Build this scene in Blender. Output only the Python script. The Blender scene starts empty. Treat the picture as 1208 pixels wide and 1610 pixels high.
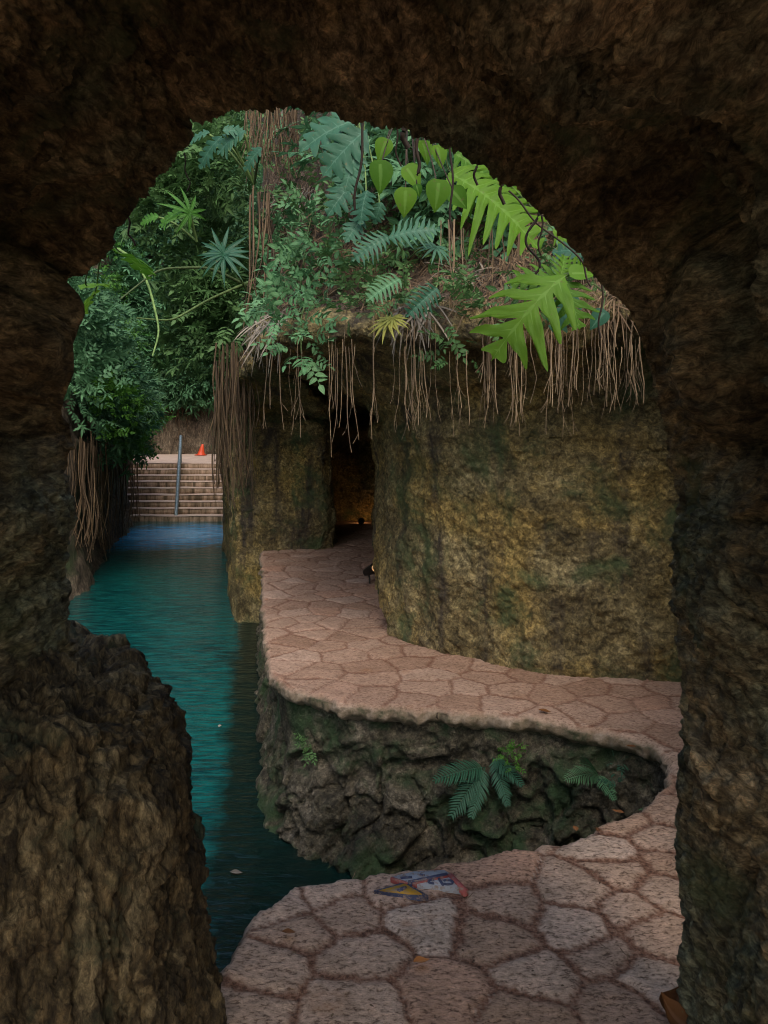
import bpy, math, random
import numpy as np
from mathutils import Vector
from mathutils.bvhtree import BVHTree
R = math.radians
random.seed(7); rng = np.random.default_rng(7)
SC = bpy.context.scene
COL = SC.collection

# ------------------------------------------------------------------ camera, sky, sun, exposure
EYE = 1.6; FOC = 1250.0; HOR = 660.0; CX = 604.0          # photo pixel geometry (1208 x 1610)
cam_d = bpy.data.cameras.new('camera'); cam = bpy.data.objects.new('camera', cam_d); COL.objects.link(cam)
cam.location = (0, 0, EYE); cam.rotation_euler = (R(90), 0, 0)
cam_d.sensor_fit = 'VERTICAL'; cam_d.sensor_height = 36
cam_d.lens = 36 * FOC / 1610; cam_d.shift_y = -(805 - HOR) / 1610
cam_d.clip_start = 0.05; cam_d.clip_end = 1000
SC.camera = cam
world = bpy.data.worlds.new('World'); SC.world = world; world.use_nodes = True
SUN_EL, SUN_AZ = R(50), R(172)
wn = world.node_tree
sky = wn.nodes.new('ShaderNodeTexSky'); sky.sky_type = 'NISHITA'; sky.sun_disc = False
sky.sun_elevation = SUN_EL; sky.sun_rotation = SUN_AZ; sky.air_density = 1.3; sky.dust_density = 3.0
wn.links.new(sky.outputs[0], wn.nodes['Background'].inputs['Color'])
wn.nodes['Background'].inputs['Strength'].default_value = 0.15
sun_d = bpy.data.lights.new('sun', 'SUN'); sun_d.energy = .55; sun_d.angle = R(32); sun_d.color = (1, .95, .86)
sun = bpy.data.objects.new('sun', sun_d); COL.objects.link(sun)
sv = Vector((math.sin(SUN_AZ) * math.cos(SUN_EL), math.cos(SUN_AZ) * math.cos(SUN_EL), math.sin(SUN_EL)))
sun.rotation_euler = sv.to_track_quat('Z', 'Y').to_euler()
SC.view_settings.view_transform = 'Standard'; SC.view_settings.look = 'None'
SC.view_settings.gamma = 1; SC.view_settings.exposure = 1.02
try: SC.cycles.pixel_filter_type = 'BLACKMAN_HARRIS'; SC.cycles.filter_width = 1.0
except Exception: pass
SC.render.resolution_x = 768; SC.render.resolution_y = 1024
try:
    SC.cycles.max_bounces = 10; SC.cycles.diffuse_bounces = 6; SC.cycles.transparent_max_bounces = 8
except Exception: pass

def at(px, py, Y):
    return np.array([(px - CX) / FOC * Y, Y, EYE - (py - HOR) / FOC * Y])
def gnd(px, py, z=0.0):
    Y = FOC * (EYE - z) / (py - HOR)
    return np.array([(px - CX) / FOC * Y, Y, z])

# ------------------------------------------------------------------ noise
def _hash(i, j, k, s):
    h = (i * 374761393 + j * 668265263 + k * 2147483647 + s * 974634777) & 0xffffffff
    h = ((h ^ (h >> 13)) * 1274126177) & 0xffffffff
    h = ((h ^ (h >> 15)) * 2246822519) & 0xffffffff
    return h ^ (h >> 16)
def pnoise(p, seed=0):
    p = np.asarray(p, float); f = np.floor(p); i = f.astype(np.int64); t = p - f
    u = t * t * t * (t * (t * 6 - 15) + 10)
    res = 0
    for dx in (0, 1):
        for dy in (0, 1):
            for dz in (0, 1):
                h = _hash(i[:, 0] + dx, i[:, 1] + dy, i[:, 2] + dz, seed)
                gx = (h & 1023) / 511.5 - 1; gy = ((h >> 10) & 1023) / 511.5 - 1; gz = ((h >> 20) & 1023) / 511.5 - 1
                d = gx * (t[:, 0] - dx) + gy * (t[:, 1] - dy) + gz * (t[:, 2] - dz)
                wx = u[:, 0] if dx else 1 - u[:, 0]; wy = u[:, 1] if dy else 1 - u[:, 1]; wz = u[:, 2] if dz else 1 - u[:, 2]
                res = res + d * wx * wy * wz
    return res
def fbm(p, freq=1, octv=4, seed=0, gain=.5, ridge=False):
    p = np.asarray(p, float) * freq; a = 1; r = 0; n = 0
    for o in range(octv):
        v = pnoise(p, seed + o * 17)
        if ridge: v = 0.45 - np.abs(v) * 1.4
        r = r + v * a; n += a; a *= gain; p = p * 2.03
    return r / n
def worley(p, freq=1, seed=0):
    p = np.asarray(p, float) * freq; f = np.floor(p).astype(np.int64)
    d1 = np.full(len(p), 9.); d2 = np.full(len(p), 9.); cid = np.zeros(len(p))
    for dx in (-1, 0, 1):
        for dy in (-1, 0, 1):
            for dz in (-1, 0, 1):
                c = f + [dx, dy, dz]; h = _hash(c[:, 0], c[:, 1], c[:, 2], seed)
                q = c + np.stack([(h & 1023), (h >> 10) & 1023, (h >> 20) & 1023], 1) / 1023.
                d = np.linalg.norm(q - p, axis=1)
                m = d < d1
                d2 = np.where(m, d1, np.minimum(d2, d)); cid = np.where(m, (h >> 5) & 255, cid); d1 = np.where(m, d, d1)
    return d1, d2, cid / 255.

# ------------------------------------------------------------------ meshes
def mesh(name, V, F, mat, parent=None, smooth=True, attrs=None):
    """V (n,3) world coords, F (m,3) or (m,4) int array (or a list of such arrays)"""
    V = np.asarray(V, np.float32)
    Fs = F if isinstance(F, list) else [F]
    Fs = [np.asarray(f, np.int32) for f in Fs if len(f)]
    loops = np.concatenate([f.ravel() for f in Fs])
    cnt = np.concatenate([np.full(len(f), f.shape[1], np.int32) for f in Fs])
    start = np.concatenate([[0], np.cumsum(cnt)[:-1]]).astype(np.int32)
    me = bpy.data.meshes.new(name)
    if parent is not None: V = V - np.array(world_loc(parent), np.float32)
    me.vertices.add(len(V)); me.vertices.foreach_set('co', V.ravel())
    me.loops.add(len(loops)); me.loops.foreach_set('vertex_index', loops)
    me.polygons.add(len(cnt)); me.polygons.foreach_set('loop_start', start); me.polygons.foreach_set('loop_total', cnt)
    if smooth: me.polygons.foreach_set('use_smooth', np.ones(len(cnt), bool))
    me.update(calc_edges=True); me.validate()
    for k, v in (attrs or {}).items():
        a = me.attributes.new(k, 'FLOAT', 'POINT'); a.data.foreach_set('value', np.asarray(v, np.float32))
    if attrs and 'var' in attrs and 'rib' not in attrs:
        rib = np.ones(len(V), np.float32); es = []
        for f in Fs:
            for i in range(f.shape[1]): es.append(np.stack([f[:, i], f[:, (i + 1) % f.shape[1]]], 1))
        e = np.sort(np.concatenate(es), 1); key = e[:, 0].astype(np.int64) * len(V) + e[:, 1]
        u, idx, ct = np.unique(key, return_index=True, return_counts=True); rib[e[idx[ct == 1]].ravel()] = 0
        a = me.attributes.new('rib', 'FLOAT', 'POINT'); a.data.foreach_set('value', rib)
    me.materials.append(mat)
    o = bpy.data.objects.new(name, me); COL.objects.link(o)
    if parent is not None: o.parent = parent
    return o
def world_loc(o):
    l = Vector(o.location)
    while o.parent: o = o.parent; l += o.location
    return l
def tag(o, label, cat, group=None, kind=None):
    o['label'] = label; o['category'] = cat
    if group: o['group'] = group
    if kind: o['kind'] = kind
    return o
def thing(name, label, cat, loc, group=None):
    o = bpy.data.objects.new(name, None); COL.objects.link(o); o.location = Vector([float(c) for c in loc]); o.empty_display_size = .1
    return tag(o, label, cat, group)
def gridF(n, m, off=0):
    i = np.arange(n - 1)[:, None] * m + np.arange(m - 1)[None]
    i = i.ravel() + off
    return np.stack([i, i + 1, i + m + 1, i + m], 1)
def grid_normals(G):
    du = np.gradient(G, axis=0); dv = np.gradient(G, axis=1)
    n = np.cross(du, dv); n /= np.linalg.norm(n, axis=2, keepdims=True) + 1e-9
    return n
def resample(P, n=None, step=None):
    P = np.asarray(P, float); d = np.concatenate([[0], np.cumsum(np.linalg.norm(np.diff(P, axis=0), axis=1))])
    if n is None: n = int(d[-1] / step) + 2
    s = np.linspace(0, d[-1], n)
    return np.stack([np.interp(s, d, P[:, k]) for k in range(P.shape[1])], 1)
def smoothp(P, it=2):
    P = np.asarray(P, float)
    for _ in range(it):
        Q = P.copy(); Q[1:-1] = .25 * P[:-2] + .5 * P[1:-1] + .25 * P[2:]; P = Q
    return P
def tube(P, r, n=5):
    P = np.asarray(P, float); m = len(P); r = np.broadcast_to(r, (m,))
    T = np.gradient(P, axis=0); T /= np.linalg.norm(T, axis=1, keepdims=True) + 1e-9
    ref = np.where(np.abs(T[:, 2:3]) > .9, [[1., 0, 0]], [[0, 0, 1.]])
    A = np.cross(T, ref); A /= np.linalg.norm(A, axis=1, keepdims=True) + 1e-9; B = np.cross(T, A)
    a = np.linspace(0, 2 * np.pi, n, endpoint=False)
    V = P[:, None] + r[:, None, None] * (np.cos(a)[None, :, None] * A[:, None] + np.sin(a)[None, :, None] * B[:, None])
    V = V.reshape(-1, 3); F = []
    for i in range(m - 1):
        for k in range(n):
            F.append((i * n + k, i * n + (k + 1) % n, (i + 1) * n + (k + 1) % n, (i + 1) * n + k))
    return V, np.array(F)
def merge(parts):
    Vs, Fs, off = [], {}, 0
    for V, F in parts:
        Vs.append(V)
        for f in (F if isinstance(F, list) else [F]):
            f = np.asarray(f); Fs.setdefault(f.shape[1], []).append(f + off)
        off += len(V)
    return np.concatenate(Vs), [np.concatenate(v) for v in Fs.values()]
def box(x0, x1, y0, y1, z0, z1):
    V = np.array([(x, y, z) for z in (z0, z1) for x, y in ((x0, y0), (x1, y0), (x1, y1), (x0, y1))], float)
    F = np.array([(3, 2, 1, 0), (4, 5, 6, 7), (0, 1, 5, 4), (1, 2, 6, 5), (2, 3, 7, 6), (3, 0, 4, 7)])
    return V, F

# ------------------------------------------------------------------ materials
class NT:
    def __init__(s, name):
        s.m = bpy.data.materials.new(name); s.m.use_nodes = True; s.t = s.m.node_tree; s.n = s.t.nodes; s.b = s.n['Principled BSDF']
        s.co = s.n.new('ShaderNodeTexCoord').outputs['Object']
    def L(s, a, b): s.t.links.new(a, b)
    def map(s, scale, rot=(0, 0, 0)):
        m = s.n.new('ShaderNodeMapping'); m.inputs['Scale'].default_value = scale; m.inputs['Rotation'].default_value = rot; s.L(s.co, m.inputs[0]); return m.outputs[0]
    def noise(s, sc, det=8, rough=.6, dist=0, vec=None):
        n = s.n.new('ShaderNodeTexNoise'); n.inputs['Scale'].default_value = sc; n.inputs['Detail'].default_value = det
        n.inputs['Roughness'].default_value = rough; n.inputs['Distortion'].default_value = dist
        s.L(vec or s.co, n.inputs['Vector']); return n.outputs[0]
    def voro(s, sc, vec=None, feat='F1'):
        n = s.n.new('ShaderNodeTexVoronoi'); n.feature = feat; n.inputs['Scale'].default_value = sc; s.L(vec or s.co, n.inputs['Vector']); return n.outputs[0]
    def ramp(s, f, stops):
        r = s.n.new('ShaderNodeValToRGB'); e = r.color_ramp.elements
        while len(e) < len(stops): e.new(.5)
        for k, (p, c) in enumerate(stops): e[k].position = p; e[k].color = (*c, 1) if len(c) == 3 else c
        s.L(f, r.inputs[0]); return r.outputs[0]
    def mr(s, f, a, b, c=0, d=1):
        r = s.n.new('ShaderNodeMapRange'); s.L(f, r.inputs[0])
        for k, v in enumerate((a, b, c, d)): r.inputs[k + 1].default_value = v
        return r.outputs[0]
    def mix(s, f, a, b, bt='MIX'):
        x = s.n.new('ShaderNodeMix'); x.data_type = 'RGBA'; x.blend_type = bt; x.clamp_factor = True
        for v, i in ((f, 0), (a, 6), (b, 7)):
            if hasattr(v, 'links'): s.L(v, x.inputs[i])
            elif i == 0: x.inputs[0].default_value = v
            else: x.inputs[i].default_value = (*v, 1)
        return x.outputs[2]
    def math(s, op, a, b=0.):
        x = s.n.new('ShaderNodeMath'); x.operation = op
        for k, v in enumerate((a, b)):
            if hasattr(v, 'links'): s.L(v, x.inputs[k])
            else: x.inputs[k].default_value = v
        return x.outputs[0]
    def attr(s, name):
        a = s.n.new('ShaderNodeAttribute'); a.attribute_name = name; return a.outputs['Fac']
    def bump(s, h, st, dist, prev=None):
        b = s.n.new('ShaderNodeBump'); b.inputs['Strength'].default_value = st; b.inputs['Distance'].default_value = dist
        s.L(h, b.inputs['Height'])
        if prev is not None: s.L(prev, b.inputs['Normal'])
        s.L(b.outputs[0], s.b.inputs['Normal']); return b.outputs[0]
    def color(s, c):
        if hasattr(c, 'links'): s.L(c, s.b.inputs['Base Color'])
        else: s.b.inputs['Base Color'].default_value = (*c, 1)
    def set(s, **k):
        for a, v in k.items(): s.b.inputs[a.replace('_', ' ')].default_value = v
        return s

def rock_mat(name, dark, mid, light, moss=None, moss_lo=.52, sc=1., stretch=(1, 1, 1), rot=(0, 0, 0), bump=1., stain=None, rough=.85, extra=None, micro=.85, fs=26):
    t = NT(name); v = t.map(stretch, rot)
    n1 = t.noise(2.2 * sc, 12, .68, .6, v)
    c = t.ramp(n1, [(.30, dark), (.5, mid), (.72, light)])
    if extra: c = t.mix(t.mr(t.noise(1.3 * sc, 5, .6, .5), .48, .62), c, extra)
    fine = t.noise(fs * sc, 10, .78, .6, v)
    c = t.mix(micro, c, t.ramp(fine, [(.34, (.10, .09, .08)), (.47, (.6, .58, .55)), (.54, (1.05, 1.03, 1.)), (.68, (2.1, 2.05, 1.95))]), 'MULTIPLY')
    c = t.mix(micro * .7, c, t.ramp(t.noise(fs * .33 * sc, 8, .7, 1.2, v), [(.36, (.18, .17, .16)), (.5, (.9, .9, .88)), (.64, (1.7, 1.65, 1.6))]), 'MULTIPLY')
    if stain: c = t.mix(t.mr(t.noise(1.1, 6, .6, .3, t.map((3.2, 3.2, .45))), .52, .66, 0, .9), c, stain)
    if moss:
        mm = t.mr(t.noise(1.7 * sc, 9, .65, .5), moss_lo, moss_lo + .13)
        mc = t.mix(fine, tuple(x * .5 for x in moss), tuple(x * 1.5 for x in moss))
        c = t.mix(t.math('MULTIPLY', mm, .85), c, mc)
    t.color(c); t.set(Roughness=rough)
    t.b.inputs['Specular IOR Level'].default_value = .35
    b1 = t.bump(t.noise(7 * sc, 12, .7, .8, v), .9 * bump, .06)
    b2 = t.bump(t.voro(34 * sc, v), .45 * bump, .012, b1)
    t.bump(fine, .6 * bump, .015, b2)
    return t.m

M_cave = rock_mat('cave_rock', (.05, .036, .018), (.33, .24, .12), (.74, .58, .36), extra=(.27, .28, .18), moss=(.13, .16, .07), moss_lo=.54, micro=1., fs=22, sc=1.3, stretch=(1.3, .45, 1.6), rot=(.6, .1, .35), bump=1.2)
M_boulder = rock_mat('boulder_rock', (.03, .022, .012), (.17, .125, .062), (.48, .39, .23), moss=(.07, .10, .055), moss_lo=.52, micro=1., fs=22, sc=1.5, stretch=(1.4, 1.4, .55), bump=1.0)
M_cliff = rock_mat('mossy_cliff', (.08, .062, .03), (.29, .23, .105), (.54, .45, .24), moss=(.07, .105, .04), moss_lo=.51, sc=1.3, bump=1.3, stain=(.05, .04, .035), extra=(.40, .29, .10))
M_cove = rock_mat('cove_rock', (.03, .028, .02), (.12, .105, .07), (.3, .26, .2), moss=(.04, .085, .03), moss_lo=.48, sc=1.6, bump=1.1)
M_left = rock_mat('far_rock', (.04, .033, .025), (.14, .11, .08), (.26, .22, .16), moss=(.05, .08, .03), moss_lo=.56, sc=.8, stretch=(1.6, 1.6, .4), bump=1.)
M_soil = rock_mat('litter_soil', (.06, .04, .028), (.17, .12, .085), (.32, .25, .19), moss=(.06, .10, .03), moss_lo=.57, sc=3., bump=1.2)

def leaf_mat(name, a, b, trans=.25, rough=.45, vein=False):
    t = NT(name)
    c = t.mix(t.attr('var'), a, b)
    c = t.mix(.5, c, t.ramp(t.noise(9, 4), [(.3, (.7, .75, .7)), (.7, (1.25, 1.2, 1.1))]), 'MULTIPLY')
    c = t.mix(t.mr(t.attr('rib'), .80, .92, 0, .35), c, tuple(min(.6, x * 1.5 + .07) for x in b))
    c = t.mix(t.mr(t.noise(38, 3), .64, .72, 0, .5), c, (.16, .13, .05))
    t.color(c); t.set(Roughness=rough + .1); t.b.inputs['Specular IOR Level'].default_value = .22
    t.bump(t.noise(60, 3), .25, .004)
    tr = t.n.new('ShaderNodeBsdfTranslucent'); t.L(t.mix(.5, c, (1, 1, .5), 'MULTIPLY') if False else c, tr.inputs[0])
    ms = t.n.new('ShaderNodeMixShader'); ms.inputs[0].default_value = trans
    t.L(t.b.outputs[0], ms.inputs[1]); t.L(tr.outputs[0], ms.inputs[2])
    t.L(ms.outputs[0], t.n['Material Output'].inputs[0])
    return t.m
M_leafA = leaf_mat('leaf_mid', (.035, .10, .03), (.12, .23, .08))
M_leafB = leaf_mat('leaf_bluish', (.04, .125, .055), (.14, .30, .15))
M_leafC = leaf_mat('leaf_fresh', (.04, .15, .02), (.11, .27, .04), .35)
M_leafD = leaf_mat('leaf_mint', (.05, .15, .06), (.15, .31, .14))
M_lime = leaf_mat('leaf_lime', (.045, .15, .010), (.13, .27, .022), .42)
M_teal = leaf_mat('leaf_teal', (.022, .088, .05), (.055, .15, .09), .2, .4)
M_dead = leaf_mat('leaf_dead', (.08, .05, .03), (.27, .18, .11), .1, .8)
M_grey = leaf_mat('leaf_grey', (.13, .11, .09), (.34, .29, .24), .1, .8)
def bark_mat(name, a, b):
    t = NT(name); n = t.noise(30, 6, .6, 0, t.map((1, 1, .15)))
    oi = t.n.new('ShaderNodeObjectInfo').outputs['Random']
    t.color(t.mix(1., t.ramp(n, [(.3, a), (.7, b)]), t.ramp(oi, [(0, (.45, .42, .4)), (.5, (.9, .85, .8)), (1, (1.35, 1.3, 1.2))]), 'MULTIPLY')); t.set(Roughness=.8); t.bump(n, .4, .004); return t.m
M_root = bark_mat('root_bark', (.12, .08, .045), (.34, .25, .155))
M_rootd = bark_mat('root_dark', (.06, .04, .022), (.20, .135, .075))
M_vine = bark_mat('vine_bark', (.02, .014, .01), (.06, .04, .025))
M_stem = bark_mat('green_stem', (.06, .12, .03), (.16, .25, .08))

# water
t = NT('canal_water')
pos = t.n.new('ShaderNodeSeparateXYZ'); t.L(t.co, pos.inputs[0])
big = t.noise(.55, 4, .5)
wc = t.mix(t.mr(big, .38, .62), (.001, .024, .030), (.002, .068, .066))
wc = t.mix(t.mr(t.noise(9, 5, .7, .4, t.map((.45, 2.2, 1))), .40, .62, 0, .85), wc, (.008, .14, .125))  # ripple light painted into the colour, pale here and dark below
wc = t.mix(t.mr(t.noise(7, 5, .7, .4, t.map((.4, 2.0, 1))), .52, .68, 0, .7), wc, (.001, .016, .02))
# blue lit ripples with a pale highlight, painted into the water near the steps
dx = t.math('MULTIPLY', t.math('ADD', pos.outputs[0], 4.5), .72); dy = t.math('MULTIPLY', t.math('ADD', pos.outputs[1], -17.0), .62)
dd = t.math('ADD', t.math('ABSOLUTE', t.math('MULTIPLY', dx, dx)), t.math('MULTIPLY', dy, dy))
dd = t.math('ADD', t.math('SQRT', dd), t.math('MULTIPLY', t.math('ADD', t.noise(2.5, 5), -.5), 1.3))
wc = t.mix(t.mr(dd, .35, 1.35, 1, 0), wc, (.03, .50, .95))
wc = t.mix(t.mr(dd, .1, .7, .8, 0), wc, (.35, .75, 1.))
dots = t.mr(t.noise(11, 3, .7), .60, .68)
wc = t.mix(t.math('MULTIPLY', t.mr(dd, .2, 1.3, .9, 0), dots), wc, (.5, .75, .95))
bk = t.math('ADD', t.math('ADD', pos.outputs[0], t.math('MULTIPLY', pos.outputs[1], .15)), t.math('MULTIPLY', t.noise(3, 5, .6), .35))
wc = t.mix(t.mr(bk, -.19, -.07, 0, .93), wc, (.004, .012, .009))   # the bank's shade and dark reflection, painted into the water colour
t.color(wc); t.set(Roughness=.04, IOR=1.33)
b1 = t.bump(t.noise(3.2, 3, .5, .3, t.map((1, 2.2, 1))), .55, .05)
t.bump(t.noise(14, 4, .6, .2, t.map((.7, 2.4, 1))), .6, .014, b1)
M_water = t.m

# paving
t = NT('stone_paving')
j = t.attr('joint'); cell = t.attr('cell')
st = t.ramp(cell, [(0, (.40, .265, .185)), (.35, (.52, .375, .28)), (.6, (.40, .26, .175)), (.8, (.53, .40, .31)), (1, (.43, .245, .155))])
far_red = t.mr(t.math('ADD', t.math('MULTIPLY', t.noise(1.3, 5, .6), 1.6), t.n.new('ShaderNodeSeparateXYZ').outputs[1]), 3.9, 5.2, .0, .42)  # paving turns redder and darker farther along the path
sx = far_red.node.inputs[0].links[0].from_node.inputs[1].links[0].from_node; t.L(t.co, sx.inputs[0])
st = t.mix(.8, st, t.ramp(t.noise(5, 10, .65, .4), [(.3, (.62, .6, .56)), (.5, (1, 1, 1)), (.72, (1.25, 1.2, 1.2))]), 'MULTIPLY')
pit = t.noise(75, 6, .7, .3, t.map((.65, 1.2, 1)))
st = t.mix(.85, st, t.ramp(pit, [(.38, (.20, .15, .12)), (.46, (.85, .82, .78)), (.54, (1.1, 1.08, 1.05)), (.7, (1.6, 1.55, 1.5))]), 'MULTIPLY')
st = t.mix(t.mr(t.noise(3.1, 4), .62, .72, 0, .5), st, (.36, .17, .07))
gr = t.noise(60, 6, .7)
jt = t.ramp(gr, [(.38, (.07, .032, .018)), (.5, (.20, .095, .055)), (.65, (.36, .21, .14))])
sdc = t.ramp(t.noise(9, 8, .7), [(.35, (.07, .075, .04)), (.5, (.24, .18, .12)), (.7, (.45, .36, .28))])
pv = t.mix(far_red, t.mix(j, st, jt), t.mix(t.math('ADD', t.math('MULTIPLY', cell, .8), t.math('MULTIPLY', t.noise(30, 6, .7), .3)), (.17, .075, .045), (.36, .22, .16)))
t.color(t.mix(t.attr('side'), pv, sdc)); t.set(Roughness=.82); t.b.inputs['Specular IOR Level'].default_value = .3
b1 = t.bump(pit, .8, .008); b2 = t.bump(t.noise(14, 8, .65), .6, .02, b1); t.bump(gr, .4, .006, b2)
M_path = t.m

# ------------------------------------------------------------------ setting: riverbed, water
def sheet(name, x0, x1, y0, y1, z, mat):
    return mesh(name, [(x0, y0, z), (x1, y0, z), (x1, y1, z), (x0, y1, z)], np.array([(0, 1, 2, 3)]), mat, smooth=False)
sheet('ground', -300, 300, -300, 300, -3.2, M_soil)['kind'] = 'structure'
WZ = -.87
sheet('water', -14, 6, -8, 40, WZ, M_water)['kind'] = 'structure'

# ------------------------------------------------------------------ path outline
inner_px = [(350,1540),(372,1500),(385,1470),(400,1440),(418,1420),(440,1405),(470,1393),(500,1385),(540,1381),(580,1378),(610,1374),(640,1368),(680,1364),(720,1358),(760,1346),(800,1341),(850,1335),(880,1326),(905,1315),(935,1301),(960,1290),(985,1281),(1010,1268),(1030,1255),(1045,1240),(1053,1226),(1055,1212),(1052,1198),(1046,1185),(1020,1168),(970,1155),(900,1140),(850,1131),(800,1125),(750,1121),(700,1116),(650,1114),(600,1112),(570,1110),(540,1105),(480,1090),(455,1082),(440,1075),(430,1066),(424,1055),(418,1020),(416,990),(414,960),(413,930),(412,900),(411,866)]
IN = [tuple(gnd(*p)[:2]) for p in inner_px]
IN = [(-1.5, -6), (-1.3, 0), (-1.0, 1.6), (-.62, 2.0)] + IN + [(-1.52, 10.2)]
INr = resample(smoothp(resample(IN, step=.06), 2), step=.03)
nz = np.stack([INr[:, 0], INr[:, 1], np.zeros(len(INr))], 1)
INr = INr + np.stack([fbm(nz, 6, 4, 3, .6), fbm(nz, 6, 4, 9, .6)], 1) * .085
W = [(1.25,1.95),(1.9,2.4),(2.4,3.1),(2.5,3.9),(2.25,4.5),(1.84,4.78),(1.36,4.93),(.99,5.03),(.65,5.19),(.37,5.41),(.165,5.71),(.03,6.15),(-.05,7.0),(-.07,8.33),(-.07,10.2),
     (-.05,11.8),(-.05,12.4),(-.45,12.6),(-.95,12.5),(-.8,11.4),(-.64,9.95),(-.74,9.75),(-1.1,9.7),(-1.5,9.62),(-1.80,9.66),(-1.95,10.2),(-2.3,12),(-3.0,15),(-3.9,19.5),(-4.5,23),(-4.9,26),(-5.1,30)]
L = [(1.30,2.6),(1.45,2.9),(1.70,3.4),(1.75,3.9),(1.6,4.1),(1.4,4.25),(1.1,4.35),(.80,4.45),(.5,4.6),(.2,4.7),(-.1,4.85),(-.4,5.0),(-.65,5.2),(-.82,5.4),(-.93,5.7),
     (-.95,5.8),(-.97,5.9),(-.99,6.0),(-1.01,6.1),(-1.03,6.2),(-1.05,6.4),(-1.07,6.6),(-1.15,7.0),(-1.3,7.8),(-1.6,8.7),(-1.82,9.8),(-2.2,12),(-2.9,15),(-3.8,19.5),(-4.4,23),(-4.8,26),(-5.0,30)]
S = [(2.2,2.3),(2.9,2.6),(3.3,3.3),(3.4,4.2),(3.1,5.0),(2.6,5.6),(2.0,6.0),(1.5,6.3),(1.0,6.5),(.6,6.7),(.3,6.9),(0,7.2),(-.2,7.5),(-.35,7.8),(-.45,8.1),
     (-.5,8.2),(-.53,8.3),(-.56,8.4),(-.6,8.5),(-.65,8.7),(-.7,8.9),(-.75,9.1),(-.85,9.5),(-1.0,9.9),(-1.2,10.5),(-1.5,11.2),(-1.9,12.8),(-2.5,15),(-3.3,19.5),(-3.9,23),(-4.3,26),(-4.5,30)]
W = np.array(W); L = np.array(L); S = np.array(S)
OUT = [(1.6, -6), (1.4, 0), (1.4, 1.9)] + [tuple(p) for p in W[1:16]] + [(-.05, 12.8), (-1.0, 12.8), (-.9, 10.2)]
OUTr = resample(OUT, step=.05)
c = OUTr.copy()  # push a little under the walls
tn = np.gradient(OUTr, axis=0); tn /= np.linalg.norm(tn, axis=1, keepdims=True)
OUTr = OUTr + np.stack([tn[:, 1], -tn[:, 0]], 1) * .12
POLY = np.concatenate([INr, OUTr[::-1]])
def inside(poly, P):
    x, y = P[:, 0], P[:, 1]; r = np.zeros(len(P), bool); n = len(poly)
    a = poly; b = np.roll(poly, -1, 0)
    for (x0, y0), (x1, y1) in zip(a, b):
        if y0 == y1: continue
        m = ((y0 > y) != (y1 > y)); xi = (x1 - x0) * (y - y0) / (y1 - y0) + x0
        r ^= m & (x < xi)
    return r
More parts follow.
